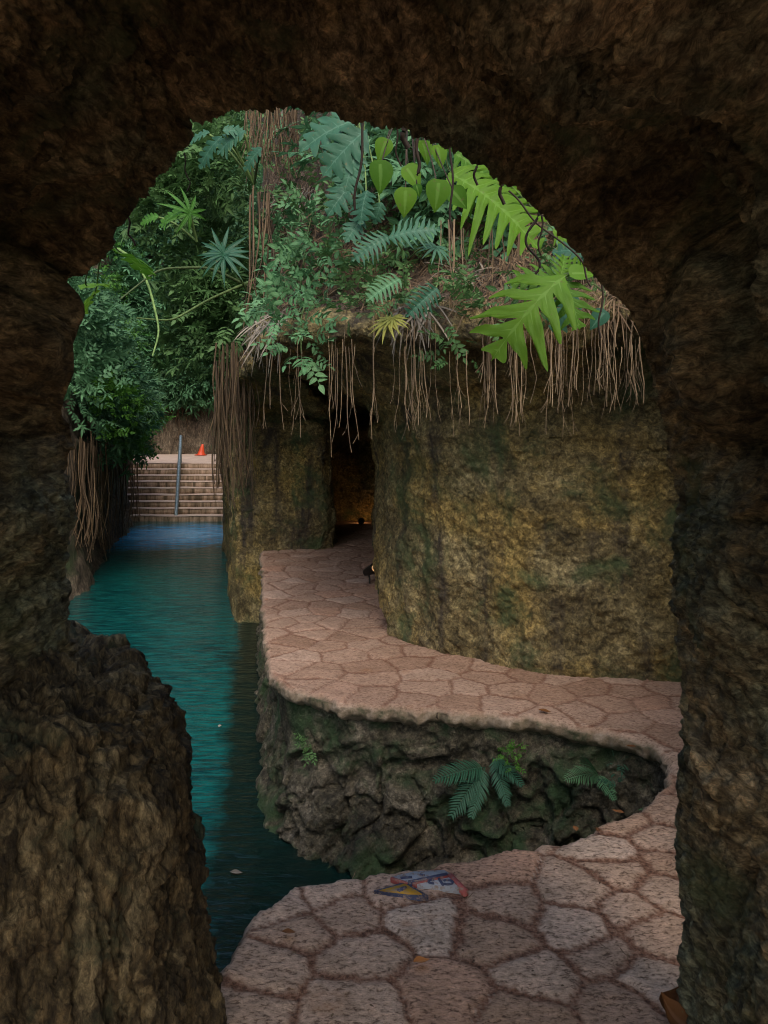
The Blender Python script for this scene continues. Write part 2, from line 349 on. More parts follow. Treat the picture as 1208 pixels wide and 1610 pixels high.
def build_path():
    g = .014
    xs = np.arange(-1.9, 3.0, g); ys = np.concatenate([np.arange(-6, .8, .1), np.arange(.8, 13, g)])
    XX, YY = np.meshgrid(xs, ys, indexing='ij'); n, m = XX.shape
    P = np.stack([XX.ravel(), YY.ravel()], 1)
    ctr = np.stack([(XX[:-1, :-1] + XX[1:, 1:]) / 2, (YY[:-1, :-1] + YY[1:, 1:]) / 2], 2).reshape(-1, 2)
    keep = inside(POLY, ctr)
    F = gridF(n, m)[keep]
    F = F[:, ::-1]
    used, inv = np.unique(F.ravel(), return_inverse=True); F = inv.reshape(-1, 4); P = P[used]
    # boundary
    E = np.concatenate([F[:, [0, 1]], F[:, [1, 2]], F[:, [2, 3]], F[:, [3, 0]]])
    key = np.sort(E, 1); kk = key[:, 0].astype(np.int64) * len(P) + key[:, 1]
    u, idx, ct = np.unique(kk, return_index=True, return_counts=True)
    BE = E[idx[ct == 1]]; bv = np.unique(BE.ravel())
    A = POLY; B = np.roll(POLY, -1, 0); AB = B - A; l2 = (AB ** 2).sum(1) + 1e-12
    def snap(Q):
        out = Q.copy(); dist = np.zeros(len(Q))
        for s in range(0, len(Q), 2000):
            q = Q[s:s + 2000]; tt = np.clip(((q[:, None] - A[None]) * AB[None]).sum(2) / l2, 0, 1)
            pr = A[None] + tt[..., None] * AB[None]; d = ((pr - q[:, None]) ** 2).sum(2); k = d.argmin(1)
            out[s:s + 2000] = pr[np.arange(len(q)), k]; dist[s:s + 2000] = np.sqrt(d.min(1))
        return out, dist
    P[bv], _ = snap(P[bv])
    _, ed = snap(P)
    # stones
    man = [(544,1439),(563,1499),(668,1447),(781,1469),(796,1424),(917,1398),(969,1368),(988,1431),(905,1458),(950,1499),(845,1537),(1040,1469),(1059,1405),(1059,1356),(1029,1544),(706,1559),(548,1582),(473,1465),(420,1525),(383,1586),(984,1593),(766,1364),(518,1405),(450,1424),(626,1398),(826,1609),(1052,1330),(954,1338)]
    seeds = [gnd(*p)[:2] for p in man]
    r2 = random.Random(5); tries = 0
    cand = [(r2.uniform(-1.9, 2.8), r2.uniform(.2, 12.8)) for _ in range(9000)]
    for q in cand:
        far = .20 if q[1] > 3.2 else .26
        if all((q[0] - s[0]) ** 2 + (q[1] - s[1]) ** 2 > far * far for s in seeds): seeds.append(np.array(q))
    Sd = np.array(seeds)
    p3 = np.stack([P[:, 0], P[:, 1], np.zeros(len(P))], 1)
    Q = P + np.stack([fbm(p3, 4, 3, 21), fbm(p3, 4, 3, 33)], 1) * .07
    edge = np.zeros(len(P)); cell = np.zeros(len(P)); rr = np.random.default_rng(3).random(len(Sd))
    for s in range(0, len(P), 4000):
        q = Q[s:s + 4000]; d2 = ((q[:, None] - Sd[None]) ** 2).sum(2); o = np.argpartition(d2, 5, axis=1)[:, :6]
        dd = np.take_along_axis(d2, o, 1); k = dd.argmin(1); a = o[np.arange(len(q)), k]; da = dd[np.arange(len(q)), k]
        best = np.full(len(q), 9.)
        for c_ in range(6):
            b = o[:, c_]; sep = np.linalg.norm(Sd[a] - Sd[b], axis=1)
            e = np.where(b == a, 9., (dd[:, c_] - da) / (2 * np.maximum(sep, 1e-6))); best = np.minimum(best, e)
        edge[s:s + 4000] = best; cell[s:s + 4000] = rr[a]
    jw = np.where(P[:, 1] > 3.4, .8, 1.) * .010 + .012 * np.clip(fbm(p3, 2.2, 2, 50) * 2 + .4, 0, 1)
    jj = np.clip((edge - jw) / .006, 0, 1); jj = jj * jj * (3 - 2 * jj)
    jm = 1 - np.clip((edge - jw + .004 + fbm(p3, 30, 2, 8) * .010) / .004, 0, 1)
    edgefade = np.clip((ed - .004) / .02, 0, 1)     # slab rim is mortar-free rough stone
    z = jj * (.006 + .006 * (cell - .5)) + fbm(p3, 3, 3, 61) * .016 + fbm(p3, 26, 3, 62, .65) * .012
    rim = np.clip(1 - ed / .018, 0, 1); near_in = P[:, 0] > -9
    z -= rim ** 2 * .02; z += fbm(p3, 9, 3, 66) * .03 * np.clip(1 - ed / .12, 0, 1)
    z += np.where(P[:, 1] > 11, 0, 0)
    V = np.stack([P[:, 0], P[:, 1], z], 1)
    # skirt
    rings = [V]; Fq = [F]; nb = len(bv); mp = -np.ones(len(P), int); mp[bv] = np.arange(nb)
    prevmap = bv.copy(); off = len(V)
    # outward dir by polygon centroid test is fragile: use edge normals
    nrm = np.zeros((len(P), 2)); dE = P[BE[:, 1]] - P[BE[:, 0]]; en = np.stack([dE[:, 1], -dE[:, 0]], 1)
    np.add.at(nrm, BE[:, 0], en); np.add.at(nrm, BE[:, 1], en); nb_n = nrm[bv]; nb_n /= np.linalg.norm(nb_n, axis=1, keepdims=True) + 1e-9
    for dz, o_ in ((-.008, .006), (-.022, .004), (-.038, .006), (-.055, -.004), (-.075, -.03), (-.10, -.08)):
        b3 = np.stack([P[bv, 0], P[bv, 1], np.full(nb, dz)], 1)
        w = o_ + fbm(b3, 22, 4, 77, .7) * .05
        b3[:, :2] += nb_n * w[:, None]; b3[:, 2] += V[bv, 2] + fbm(b3, 9, 2, 79) * .02
        rings.append(b3)
        cur = off + np.arange(nb)
        Fq.append(np.stack([prevmap[mp[BE[:, 1]]], prevmap[mp[BE[:, 0]]], cur[mp[BE[:, 0]]], cur[mp[BE[:, 1]]]], 1))
        prevmap = cur; off += nb
    VV = np.concatenate(rings); ext = len(VV) - len(V)
    o = mesh('path', VV, Fq, M_path, attrs={'joint': np.concatenate([jm * edgefade, np.zeros(ext)]), 'cell': np.concatenate([cell, np.full(ext, .5)]), 'side': np.concatenate([rim * .6, np.ones(ext)])})
    o['kind'] = 'structure'
build_path()

# ------------------------------------------------------------------ rock surfaces
SURF = []   # (V, F) for ray placement
def rock_grid(name, G, mat, disp, flip=False):
    N = grid_normals(G)
    if flip: N = -N
    n, m = G.shape[:2]; P = G.reshape(-1, 3)
    d = disp(P, np.indices((n, m)).reshape(2, -1))
    V = P + N.reshape(-1, 3) * d[:, None]
    F = gridF(n, m)
    if not flip: pass
    o = mesh(name, V, F, mat); o['kind'] = 'structure'
    SURF.append((V, F)); return o
# right cliff: wall foot -> recess -> ceiling -> lip -> littered slope -> high wall -> top
def build_cliff():
    par = np.concatenate([[0], np.cumsum(np.linalg.norm(np.diff(W, axis=0), axis=1) * .6 + np.linalg.norm(np.diff(L, axis=0), axis=1) * .6)])
    # dense columns: fine where seen from the path, coarse along the canal
    ss = [0]
    while ss[-1] < par[-1]:
        ss.append(ss[-1] + (.014 if ss[-1] < par[26] else .05))
    ss = np.array(ss)
    ev = lambda C: smoothp(np.stack([np.interp(ss, par, C[:, 0]), np.interp(ss, par, C[:, 1])], 1), 6)
    w, l, s = ev(W), ev(L), ev(S)
    door = np.exp(-((ss - (par[17])) / ((par[20] - par[15]) * .6)) ** 4)
    kf = [('w', 0, -2.), ('w', 0, 0), ('w', 0, .7), ('w', 0, 1.25), ('w', .06, 1.5), ('w', -.04, 1.62), ('w', .10, 1.78), ('w', .3, 1.86), ('w', .5, 2.0), ('w', .8, 2.04),
          ('l', 0, 2.09), ('l', -.02, 2.16), ('l', .03, 2.27), ('l', .15, 2.36), ('l', .35, 2.6), ('l', .55, 3.1), ('l', .8, 3.9), ('l', 1, 5.0), ('s', .3, 6.5), ('s', .9, 8.0), ('s', 3, 9.5), ('s', 9, 10.)]
    out = np.stack([np.gradient(s[:, 0]), np.gradient(s[:, 1])], 1); out /= np.linalg.norm(out, axis=1, keepdims=True); out = np.stack([out[:, 1], -out[:, 0]], 1)
    rows = []
    for k, a, z in kf:
        if k == 'w': q = w + (l - w) * a
        elif k == 'l': q = l + (s - l) * a
        else: q = s + out * a
        rows.append(np.concatenate([q, np.full((len(ss), 1), z)], 1))
    rows = np.array(rows)                       # (k, n, 3)
    dens = [30, 45, 36, 18, 12, 14, 14, 16, 14, 14, 7, 9, 10, 16, 26, 34, 30, 16, 10, 6, 5]
    tt = np.concatenate([np.linspace(i, i + 1, d, endpoint=False) for i, d in enumerate(dens)] + [[len(dens)]])
    i0 = np.minimum(tt.astype(int), len(dens) - 1); fr = tt - i0
    G = rows[i0] * (1 - fr)[:, None, None] + rows[i0 + 1] * fr[:, None, None]
    for _ in range(3): G[1:-1] = .25 * G[:-2] + .5 * G[1:-1] + .25 * G[2:]
    G = np.transpose(G, (1, 0, 2)).copy()
    n, m = G.shape[:2]
    def disp(P, ij):
        r = i0[ij[1]]
        z = P[:, 2]
        lay = np.sin((z + fbm(P, .9, 2, 4) * .5) * 24) * .02 * ((z > 1.4) & (z < 2.4))
        d = fbm(P, 1.1, 3, 1) * .22 + fbm(P, 4, 6, 2, .60) * .085 + fbm(P * [1, 1, 1.6], 9, 4, 5, .6, ridge=True) * .045 + fbm(P, 27, 3, 6, .65) * .03 + lay
        d1, d2, cid = worley(P * [1, 1, 1.5], 5, 3); d += (np.minimum(d2 - d1, .2) - .1) * .03
        return d
    # material by region: lower cliff rock / littered slope are one surface, two slots
    N = grid_normals(G); P = G.reshape(-1, 3)
    d = disp(P, np.indices((n, m)).reshape(2, -1))
    V = P - N.reshape(-1, 3) * d[:, None] * (-1)
    F = gridF(n, m)
    o = mesh('cliff', V, F, M_cliff); o['kind'] = 'structure'
    o.data.materials.append(M_soil)
    rowi = np.indices((n - 1, m - 1))[1].ravel(); zc = V[F].mean(1)[:, 2]; nn = fbm(V[F].mean(1), 3, 2, 8) * .3
    mi = ((i0[rowi] >= 12) & (zc + nn > 2.34)).astype(np.int32)
    o.data.polygons.foreach_set('material_index', mi)
    SURF.append((V, F))
    return ss, par, w, l, s
CL = build_cliff()

# cove wall and canal bank under the path
def build_cove():
    k0 = np.argmin(np.linalg.norm(INr - np.array([-.62, 2.0]), axis=1))
    C = smoothp(INr[k0:], 6); C = resample(C, step=.014)
    tn = np.gradient(C, axis=0); tn /= np.linalg.norm(tn, axis=1, keepdims=True) + 1e-9
    nm = np.stack([-tn[:, 1], tn[:, 0]], 1)            # toward water (left of travel)
    prof = [(-.10, -.02), (-.07, -.07), (-.055, -.13), (-.05, -.3), (-.02, -.5), (.03, -.7), (.09, -.87), (.14, -1.1), (.2, -1.5), (.3, -2.4)]
    pr = resample(prof, step=.014)
    G = np.concatenate([C[:, None, :] + nm[:, None] * pr[None, :, :1], np.broadcast_to(pr[None, :, 1:2], (len(C), len(pr), 1))], 2)
    n, m = G.shape[:2]; P = G.reshape(-1, 3); N = np.repeat(np.concatenate([nm, np.zeros((n, 1))], 1), m, 0)
    Pw = P + np.stack([fbm(P, 4, 2, 91), fbm(P, 4, 2, 92), fbm(P, 4, 2, 93)], 1) * .28
    d1, d2, cid = worley(Pw * [1, 1, 1.25], 4.4, 12); e1, e2, _ = worley(Pw, 13, 13)
    low = np.clip((-P[:, 2] - .15) / .3, 0, 1)
    d = low * (np.clip(d2 - d1, 0, .25) * .20 + (cid - .5) * .13 - .02) + np.clip(e2 - e1, 0, .3) * .03 * low + fbm(Pw, 5, 6, 14, .6) * .15 + fbm(P, 11, 4, 16, .6, ridge=True) * .04 + fbm(P, 1.4, 2, 15) * .12
    fl = np.clip((P[:, 1] - 4.6) / .3, 0, 1) * (P[:, 0] < 0); d = d * (1 - .55 * fl) - .06 * fl * low; V = P + N * d[:, None]
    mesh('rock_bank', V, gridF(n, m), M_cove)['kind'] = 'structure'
    SURF.append((V, gridF(n, m)))
build_cove()

# left cliff and back cliff
def build_left():
    C = smoothp(resample([(-4.3,1.0),(-4.4,3),(-4.3,8),(-4.55,11.4),(-4.95,12.8),(-5.6,16),(-6.1,18.4),(-6.3,19.4),(-7.2,22),(-8.5,26.5),(-8.6,27.2),(-6,27.4),(-3,27.6),(-2,28)], step=.07), 8)
    prof = [(.1, -2.4), (.28, -.95), (.18, -.75), (.05, -.45), (0, 0), (-.05, 1.5), (-.5, 3), (-1.3, 5), (-2.3, 7), (-3.2, 8.6), (-6, 10), (-22, 11)]
    pr = resample(prof[:10], step=.07); pr = np.concatenate([pr, prof[10:]])
    tn = np.gradient(C, axis=0); tn /= np.linalg.norm(tn, axis=1, keepdims=True); nm = np.stack([tn[:, 1], -tn[:, 0]], 1)
    G = np.concatenate([C[:, None, :] + nm[:, None] * pr[None, :, :1], np.broadcast_to(pr[None, :, 1:2], (len(C), len(pr), 1))], 2)
    back = (C[:, 1] > 26.4)[:, None] & (pr[:, 1] > 3)[None]
    G[..., 2] = np.where(back, 3 + (G[..., 2] - 3) * 1.7, G[..., 2])
    n, m = G.shape[:2]; P = G.reshape(-1, 3); N = np.repeat(np.concatenate([nm, np.zeros((n, 1))], 1), m, 0)
    d = fbm(P, .8, 3, 31) * .6 + fbm(P, 3, 4, 32) * .22 + fbm(P * [1, 1, .3], 5, 3, 34, ridge=True) * .1
    V = P + N * d[:, None]
    mesh('gorge_wall', V, gridF(n, m), M_left)['kind'] = 'structure'
    SURF.append((V, gridF(n, m)))
build_left()

# cave: the tunnel the camera stands in, its mouth, and the rock face round the mouth
rim_px = [(105,1900),(108,1500),(100,1200),(98,1000),(92,930),(85,897),(95,850),(110,800),(103,745),(120,700),(116,650),(135,600),(134,560),(146,525),(130,490),(118,452),(150,430),(170,400),(176,375),(190,350),(215,310),(250,265),(270,240),(288,220),(292,190),(300,182),(340,178),(360,170),(400,160),(430,150),(480,163),(560,178),(620,185),(680,205),(740,235),(800,270),(850,310),(890,360),(930,405),(955,450),(980,500),(1000,560),(1020,620),(1038,680),(1060,740),(1078,790),(1070,860),(1075,930),(1083,1000),(1085,1100),(1085,1610),(1085,1960)]
def build_cave():
    YR = 2.12
    R0 = resample([tuple(p) for p in rim_px], n=1300)
    yr = YR + .06 * np.sin(np.linspace(0, 9, 1300)) - .10 * (R0[:, 0] > 800) * np.clip((R0[:, 1] - 600) / 300, 0, 1)
    X = (R0[:, 0] - CX) / FOC * yr; Z = EYE - (R0[:, 1] - HOR) / FOC * yr
    ins = np.concatenate([np.linspace(-.8, .7, 30), np.linspace(.712, 2.12, 230)])
    cx, cz = 0.0, 1.2
    rows = []
    for y in ins:
        f = (2.12 - y); k = 1 + .05 * f + .16 * np.clip(.6 - y, 0, 3)  # unseen rear end kept short, open and flared to let fill light in
        yy = yr - f
        # the roof climbs a little behind the mouth and the mouth edge is rounded
        lipr = np.exp(-f / .05) * 0.0
        rows.append(np.stack([cx + (X - cx) * k, yy, cz + (Z - cz) * k], 1))
    OUTR = ((1.01, .008), (1.025, .012), (1.045, .008), (1.07, -.005), (1.10, -.03), (1.14, -.08), (1.19, -.17), (1.24, -.3), (1.30, -.6), (1.4, -1.1), (1.6, -1.7), (1.75, -2.2), (1.85, -2.9))
    for k, dy in OUTR:
        rows.append(np.stack([cx + (X - cx) * k, yr + dy, cz + (Z - cz) * k], 1))
    G = np.array(rows)
    n, m = G.shape[:2]
    N = grid_normals(G).reshape(-1, 3); P = G.reshape(-1, 3)
    s = np.sign((N * (np.array([0, 0, 1.3]) - P) * [1, 0, 1]).sum(1)); 
    N = N * np.sign(s[: m * 100].sum())
    depth = np.repeat(np.clip((2.12 - np.concatenate([ins, np.full(13, 2.12)])) / .35, 0, 1), m)
    sh = P + np.stack([fbm(P, 2.5, 2, 41), fbm(P, 2.5, 2, 42), fbm(P, 2.5, 2, 43)], 1) * .25
    d = fbm(P, 1.6, 2, 44) * .30 * depth + fbm(sh * [1, .6, .8], 4.5, 5, 45, .55, ridge=True) * .15 * (.35 + .65 * depth) + fbm(sh * [1.3, 1, .5], 14, 4, 46, .6, ridge=True) * .055 + fbm(P * [1.4, .8, .8], 34, 3, 47, .65) * .035
    for (px, py, Y, r, a) in ((10, 240, 1.45, .16, .14), (45, 560, 1.85, .26, .30), (1040, 215, 1.7, .12, .16), (1150, 560, 1.8, .25, .28), (1180, 330, 1.6, .18, .15), (150, 380, 1.9, .12, .1), (20, 1010, 1.7, .2, .15)):
        c = at(px, py, Y); d -= a * np.exp(-((P - c) ** 2).sum(1) / (r * r))
    V = P + N * d[:, None]
    F = gridF(n, m)
    mesh('cave', V, F, M_cave)['kind'] = 'structure'
build_cave()

# boulder at the left of the mouth
def build_boulder():
    cx, cy = -1.25, 2.0; cd = math.hypot(cx, cy); ca = math.degrees(math.atan2(-cx, cy))
    tb = [(1.03, 200), (.99, 205), (.94, 232), (.86, 262), (.72, 296), (.56, 303), (.385, 324), (.3, 325), (.17, 342), (.07, 352), (-.4, 358), (-1.6, 370)]
    zs = []; rs = []
    for z, px in tb:
        th = math.degrees(math.atan((CX - px) / FOC)); zs.append(z); rs.append(cd * math.sin(R(ca - th)))
    rs = [r_ - .035 for r_ in rs]; zs = [z_ - .045 if z_ > .5 else z_ for z_ in zs]; rs[0] = .28; rs[1] = .42
    prof = [(0.0, 1.0), (.15, .995)] + [(r, z) for z, r in zip(zs, rs)]
    pr = smoothp(resample(prof, step=.008), 7); A = np.linspace(0, 2 * np.pi, 640)
    G = np.stack([cx + pr[:, None, 0] * np.cos(A), cy + pr[:, None, 0] * np.sin(A) * 1.0, np.broadcast_to(pr[:, None, 1], (len(pr), 640))], 2)
    P = G.reshape(-1, 3)
    N = grid_normals(G); N[:, 0] = N[:, -1] = (N[:, 0] + N[:, -1]) / 2; N[0] = (0, 0, 1)
    if (N[110, :, 0] * np.cos(A)).sum() < 0: N = -N
    N[0] = (0, 0, 1); N = N.reshape(-1, 3)
    sh = P + np.stack([fbm(P, 2.5, 2, 71), fbm(P, 2.5, 2, 72), fbm(P, 2.5, 2, 73)], 1) * .2
    top = np.clip((P[:, 2] - .6) / .3, 0, 1)
    d1, d2, cid = worley(sh * [1, 1, 1.2], 7, 5)
    d = fbm(P, 2, 2, 74) * .10 + fbm(sh * [1, 1, .45], 6, 5, 75, .6, ridge=True) * .14 + fbm(sh * [1, 1, .6], 17, 4, 76, .6, ridge=True) * .05 + top * ((cid - .5) * .05 + np.clip(d2 - d1, 0, .2) * .05) + fbm(P * [1.3, 1.3, .7], 34, 3, 77, .65) * .03 - .02
    V = P + N * d[:, None]
    o = mesh('boulder', V, gridF(*G.shape[:2]), M_boulder)
    tag(o, 'rough brown boulder with pale mossy top at the left foot of the cave mouth', 'boulder')
build_boulder()

# ray placement on rock
VV, FF = merge(SURF)
BV = BVHTree.FromPolygons([tuple(v) for v in VV.tolist()], [tuple(f) for f in FF[0].tolist()])
def hit(px, py, default=6.):
    d = Vector(((px - CX) / FOC, 1, -(py - HOR) / FOC)).normalized()
    h = BV.ray_cast(Vector((0, 0, EYE)), d)
    if h[0] is None: return np.array(at(px, py, default)), np.array([0, -1, 0.])
    n = np.array(h[1]); n = -n if n @ np.array(d) > 0 else n
    return np.array(h[0]), n

# ------------------------------------------------------------------ steps, handrail, cone at the canal's end
t = NT('step_stone')
stn = t.noise(1.6, 8, .65, .3, t.map((5, 1, .7)))
sc_ = t.ramp(stn, [(.38, (.09, .065, .035)), (.5, (.28, .20, .13)), (.64, (.46, .33, .24))])
sc_ = t.mix(.6, sc_, t.ramp(t.noise(14, 8, .7), [(.3, (.5, .5, .5)), (.7, (1.3, 1.3, 1.3))]), 'MULTIPLY')
t.color(sc_); t.set(Roughness=.85); t.bump(t.noise(12, 8, .7), .6, .02); M_step = t.m
t = NT('tread_stone'); t.color(t.mix(.7, t.ramp(t.noise(3, 6), [(.3, (.42, .30, .24)), (.7, (.58, .46, .38))]), t.ramp(t.noise(25, 6), [(.3, (.7, .7, .7)), (.7, (1.2, 1.2, 1.2))]), 'MULTIPLY')); t.set(Roughness=.8); M_tread = t.m
stairs = thing('stone_steps', 'flight of wide weathered stone steps rising from the water at the canal end', 'steps', (-5.3, 19.3, WZ))
rise = 1.29 / 9
def rough_box(x0, x1, y0, y1, z0, z1, sd):
    n = 60; xs = np.linspace(x0, x1, n); prof = [(y1, z1), (y0 + .02, z1), (y0, z1 - .01), (y0, z0), (y1, z0)]
    G = np.array([[(x, y, z) for y, z in prof] for x in xs], float); P = G.reshape(-1, 3).copy()
    q = P.copy(); q[:, 2] = z1
    P[:, 1] += fbm(q, 1.5, 3, sd) * .05; P[:, 2] += fbm(q, 1.3, 3, sd + 5) * .03
    return P, gridF(n, 5)
for k in range(9):
    y0 = 19.3 + .3 * k; zt = WZ + rise * (k + 1)
    s_ = mesh('step', *rough_box(-8.8, -3.4, y0, y0 + .45, zt - rise - .3 * (k == 0) - .03, zt - .019, 100 + k), M_step, stairs, smooth=False)
    mesh('tread', *rough_box(-8.8, -3.4, y0 - .010, y0 + .36, zt - .020, zt, 100 + k), M_tread, s_, smooth=False)
mesh('landing', *rough_box(-10, -3.2, 22.0, 27.6, -1, .42, 120), M_tread, stairs, smooth=False)
t = NT('rail_metal'); t.color(t.ramp(t.noise(20, 5), [(.3, (.14, .18, .19)), (.7, (.30, .38, .40))])); t.set(Roughness=.45, Metallic=.5); M_rail = t.m
b = at(277, 820, 19.35); tp = at(284.5, 686, 21.9)
rail = thing('handrail', 'grey metal handrail running up the middle of the stone steps', 'handrail', (b[0], b[1], WZ))
P = resample([b + [0, 0, -.4], b + [0, 0, .15], b + (tp - b) * .12 + [0, 0, .12], tp], n=24)
V, F = tube(smoothp(P, 2), .045, 8); mesh('rail', V, F, M_rail, rail)
for f in (.35, .68, .97):
    p = b + (tp - b) * f + [0, 0, 0]
    zb = WZ + rise * (int((p[1] - 19.3) / .3) + 1) - .02
    mesh('post', *tube(np.array([[p[0], p[1], zb], [p[0], p[1], p[2] * .5 + zb * .5], p]), .03, 8), M_rail, rail)
t = NT('orange_plastic'); t.color(t.mix(t.noise(8), (.55, .05, .015), (.72, .09, .025))); t.set(Roughness=.5); M_or = t.m
c0 = at(316, 715, 26.2); c0[2] = .43
cone = thing('traffic_cone', 'small bright orange cone on the landing above the steps', 'cone', c0)
A = np.linspace(0, 2 * np.pi, 20)
pr = [(.13, .03), (.125, .04), (.09, .15), (.06, .27), (.035, .36), (.025, .365), (0, .36)]
G = np.array([[(c0[0] + r * math.cos(a) + .16 * z, c0[1] + r * math.sin(a), c0[2] + z) for a in A] for r, z in pr])
mesh('cone_body', G.reshape(-1, 3), gridF(len(pr), 20), M_or, cone)
V, F = box(c0[0] - .17, c0[0] + .17, c0[1] - .17, c0[1] + .17, c0[2], c0[2] + .03); mesh('base', V, F, M_or, cone, smooth=False)

# ------------------------------------------------------------------ low path lamp by the wall, and the lamp in the passage
t = NT('lamp_metal'); t.color((.03, .028, .025)); t.set(Roughness=.35, Metallic=.7); M_lm = t.m
t = NT('lamp_glass'); t.color((.9, .6, .35)); t.b.inputs['Emission Color'].default_value = (1, .62, .3, 1); t.b.inputs['Emission Strength'].default_value = .12; M_lg = t.m
def spot(loc, label, aim, power):
    r = thing('ground_lamp', label, 'lamp', loc, 'low lamps along the wall foot')
    loc = np.array(loc, float); aim = np.array(aim, float); aim /= np.linalg.norm(aim)
    c = loc + [0, 0, .13]
    prof = [(-.07, .0), (-.065, .035), (.05, .05), (.075, .055), (.08, .05), (.055, .045)]
    side = np.cross(aim, [0, 0, 1]); side /= np.linalg.norm(side); up = np.cross(side, aim)
    G = np.array([[c + aim * d + rr * (math.cos(a) * side + math.sin(a) * up) for a in np.linspace(0, 2 * np.pi, 17)] for d, rr in prof])
    mesh('housing', G.reshape(-1, 3), gridF(len(prof), 17), M_lm, r)
    G = np.array([[c + aim * d + rr * (math.cos(a) * side + math.sin(a) * up) for a in np.linspace(0, 2 * np.pi, 17)] for d, rr in ((.066, .032), (.07, .018), (.071, 0))])
    mesh('lens', G.reshape(-1, 3), gridF(3, 17), M_lg, r)
    mesh('bracket', *tube(np.array([loc, loc + [0, 0, .05], c - aim * .02]), .01, 6), M_lm, r)
    ld = bpy.data.lights.new('lamp_light', 'POINT'); ld.energy = power; ld.color = (1, .55, .22); ld.shadow_soft_size = .03
    lo = bpy.data.objects.new('lamp_light', ld); COL.objects.link(lo); lo.parent = r; lo.location = Vector(list(c + aim * .12 - loc))
spot((-.14, 7.75, .0), 'small dark ground lamp at the foot of the wall before the doorway', (.55, -.5, .35), .3)
spot((-.35, 12.15, -.085), 'dim warm lamp low inside the dark passage, facing its end wall', (0, 1, .0), .28)

# ------------------------------------------------------------------ painted marks on the paving
def decal(name, pts, mat, parent, z=.022):
    P = np.array([gnd(x, y, z) for x, y in pts]); n = len(P)
    V = np.concatenate([P, P - [0, 0, .03]])
    tri = np.array([(0, i, i + 1) for i in range(1, n - 1)])
    sd = np.array([(i, n + i, n + (i + 1) % n, (i + 1) % n) for i in range(n)])
    return mesh(name, V, [tri, sd], mat, parent, smooth=False)
def paint(name, c):
    t = NT(name); w = t.mr(t.noise(55, 8, .75), .50, .60)
    t.color(t.mix(w, tuple(c), (.30, .21, .16))); t.set(Roughness=.7); t.bump(t.noise(75, 6), .5, .006); return t.m
M_yel = paint('worn_yellow', (.50, .27, .02)); M_whi = paint('worn_white', (.38, .39, .42)); M_redp = paint('worn_red', (.36, .08, .07)); M_blu = paint('worn_blue', (.05, .06, .12))
pl = thing('floor_sign', 'worn yellow triangular warning marking on the paving near the water edge', 'floor marking', gnd(635, 1400, 0), 'floor markings')
decal('border', [(588,1400),(637,1386.5),(674,1408),(640,1407.5)], M_blu, pl, .020)
decal('panel', [(597,1399.5),(637,1389),(664,1405.5),(641,1405)], M_yel, pl, .023)
decal('symbol', [(622,1397.5),(637,1392.5),(640,1394),(634,1399),(628,1401)], M_blu, pl, .026)
wl = thing('floor_sign', 'worn white marking with red and blue border lines beside the yellow one', 'floor marking', gnd(680, 1385, 0), 'floor markings')
decal('panel', [(615,1379),(651,1370),(699,1368),(709,1374),(730,1396),(665,1392),(642,1387)], M_whi, wl, .021)
def line(px0, px1, w, mat, z=.025):
    a = gnd(*px0, z); b_ = gnd(*px1, z); d = b_ - a; d /= np.linalg.norm(d); s = np.array([-d[1], d[0], 0]) * w
    P = np.array([a - s, b_ - s, b_ + s, a + s]); decal_v = np.concatenate([P, P - [0, 0, .02]])
    mesh('stripe', decal_v, np.array([(0, 1, 2, 3), (0, 4, 5, 1), (1, 5, 6, 2), (2, 6, 7, 3), (3, 7, 4, 0)]), mat, wl, smooth=False)
line((643,1386.5),(704,1373.5), .008, M_blu); line((649,1388.5),(705,1376.5), .004, M_redp)
line((707,1373.5),(733,1400), .009, M_redp); line((615,1379),(641,1387.5), .004, M_redp); line((690,1380),(697,1391), .004, M_blu)
ring = [(704 + 8.5 * math.cos(a), 1386 + 3.6 * math.sin(a)) for a in np.linspace(-2.4, 2.4, 9)]
for a, b_ in zip(ring[:-1], ring[1:]): line(a, b_, .003, M_blu, .0255)
ring = [(682 - 8.5 * math.cos(a), 1385 + 3.0 * math.sin(a)) for a in np.linspace(-1.7, 1.7, 7)]
for a, b_ in zip(ring[:-1], ring[1:]): line(a, b_, .003, M_blu, .0255)
line((630,1379.5),(648,1378), .004, M_blu); line((660,1374),(668,1375.5), .004, M_blu)

# ------------------------------------------------------------------ leaves
def strip(path, width, normal, fold=.12):
    """leaf blade along path (m,3) with half widths and a folded midrib; returns V,F(tri+quad)"""
    P = np.asarray(path, float); m = len(P); T = np.gradient(P, axis=0); T /= np.linalg.norm(T, axis=1, keepdims=True) + 1e-9
    N = np.asarray(normal, float); N = N - T * (T @ N)[:, None] if N.ndim == 1 else N; N = N / (np.linalg.norm(N, axis=1, keepdims=True) + 1e-9)
    Sd = np.cross(T, N); w = np.asarray(width)[:, None]
    V = np.stack([P - Sd * w + N * w * fold, P, P + Sd * w + N * w * fold], 1).reshape(-1, 3)
    F = []
    for i in range(m - 1):
        a = i * 3
        F += [(a, a + 1, a + 4, a + 3), (a + 1, a + 2, a + 5, a + 4)]
    return V, np.array(F)
def curve(base, d, length, n, droop, down=(0, 0, -1)):
    s = np.linspace(0, 1, n)[:, None]; return np.asarray(base) + np.asarray(d) * length * s + np.array(down) * droop * length * s * s
def basis(d, nrm):
    d = np.asarray(d, float); d /= np.linalg.norm(d); n = np.asarray(nrm, float); n = n - d * (d @ n); n /= np.linalg.norm(n) + 1e-9
    return d, np.cross(n, d), n      # x along, y side, z normal
def tf(V, base, d, nrm, sc=1.):
    x, y, z = basis(d, nrm); return np.asarray(base) + sc * (V[:, :1] * x + V[:, 1:2] * y + V[:, 2:] * z)
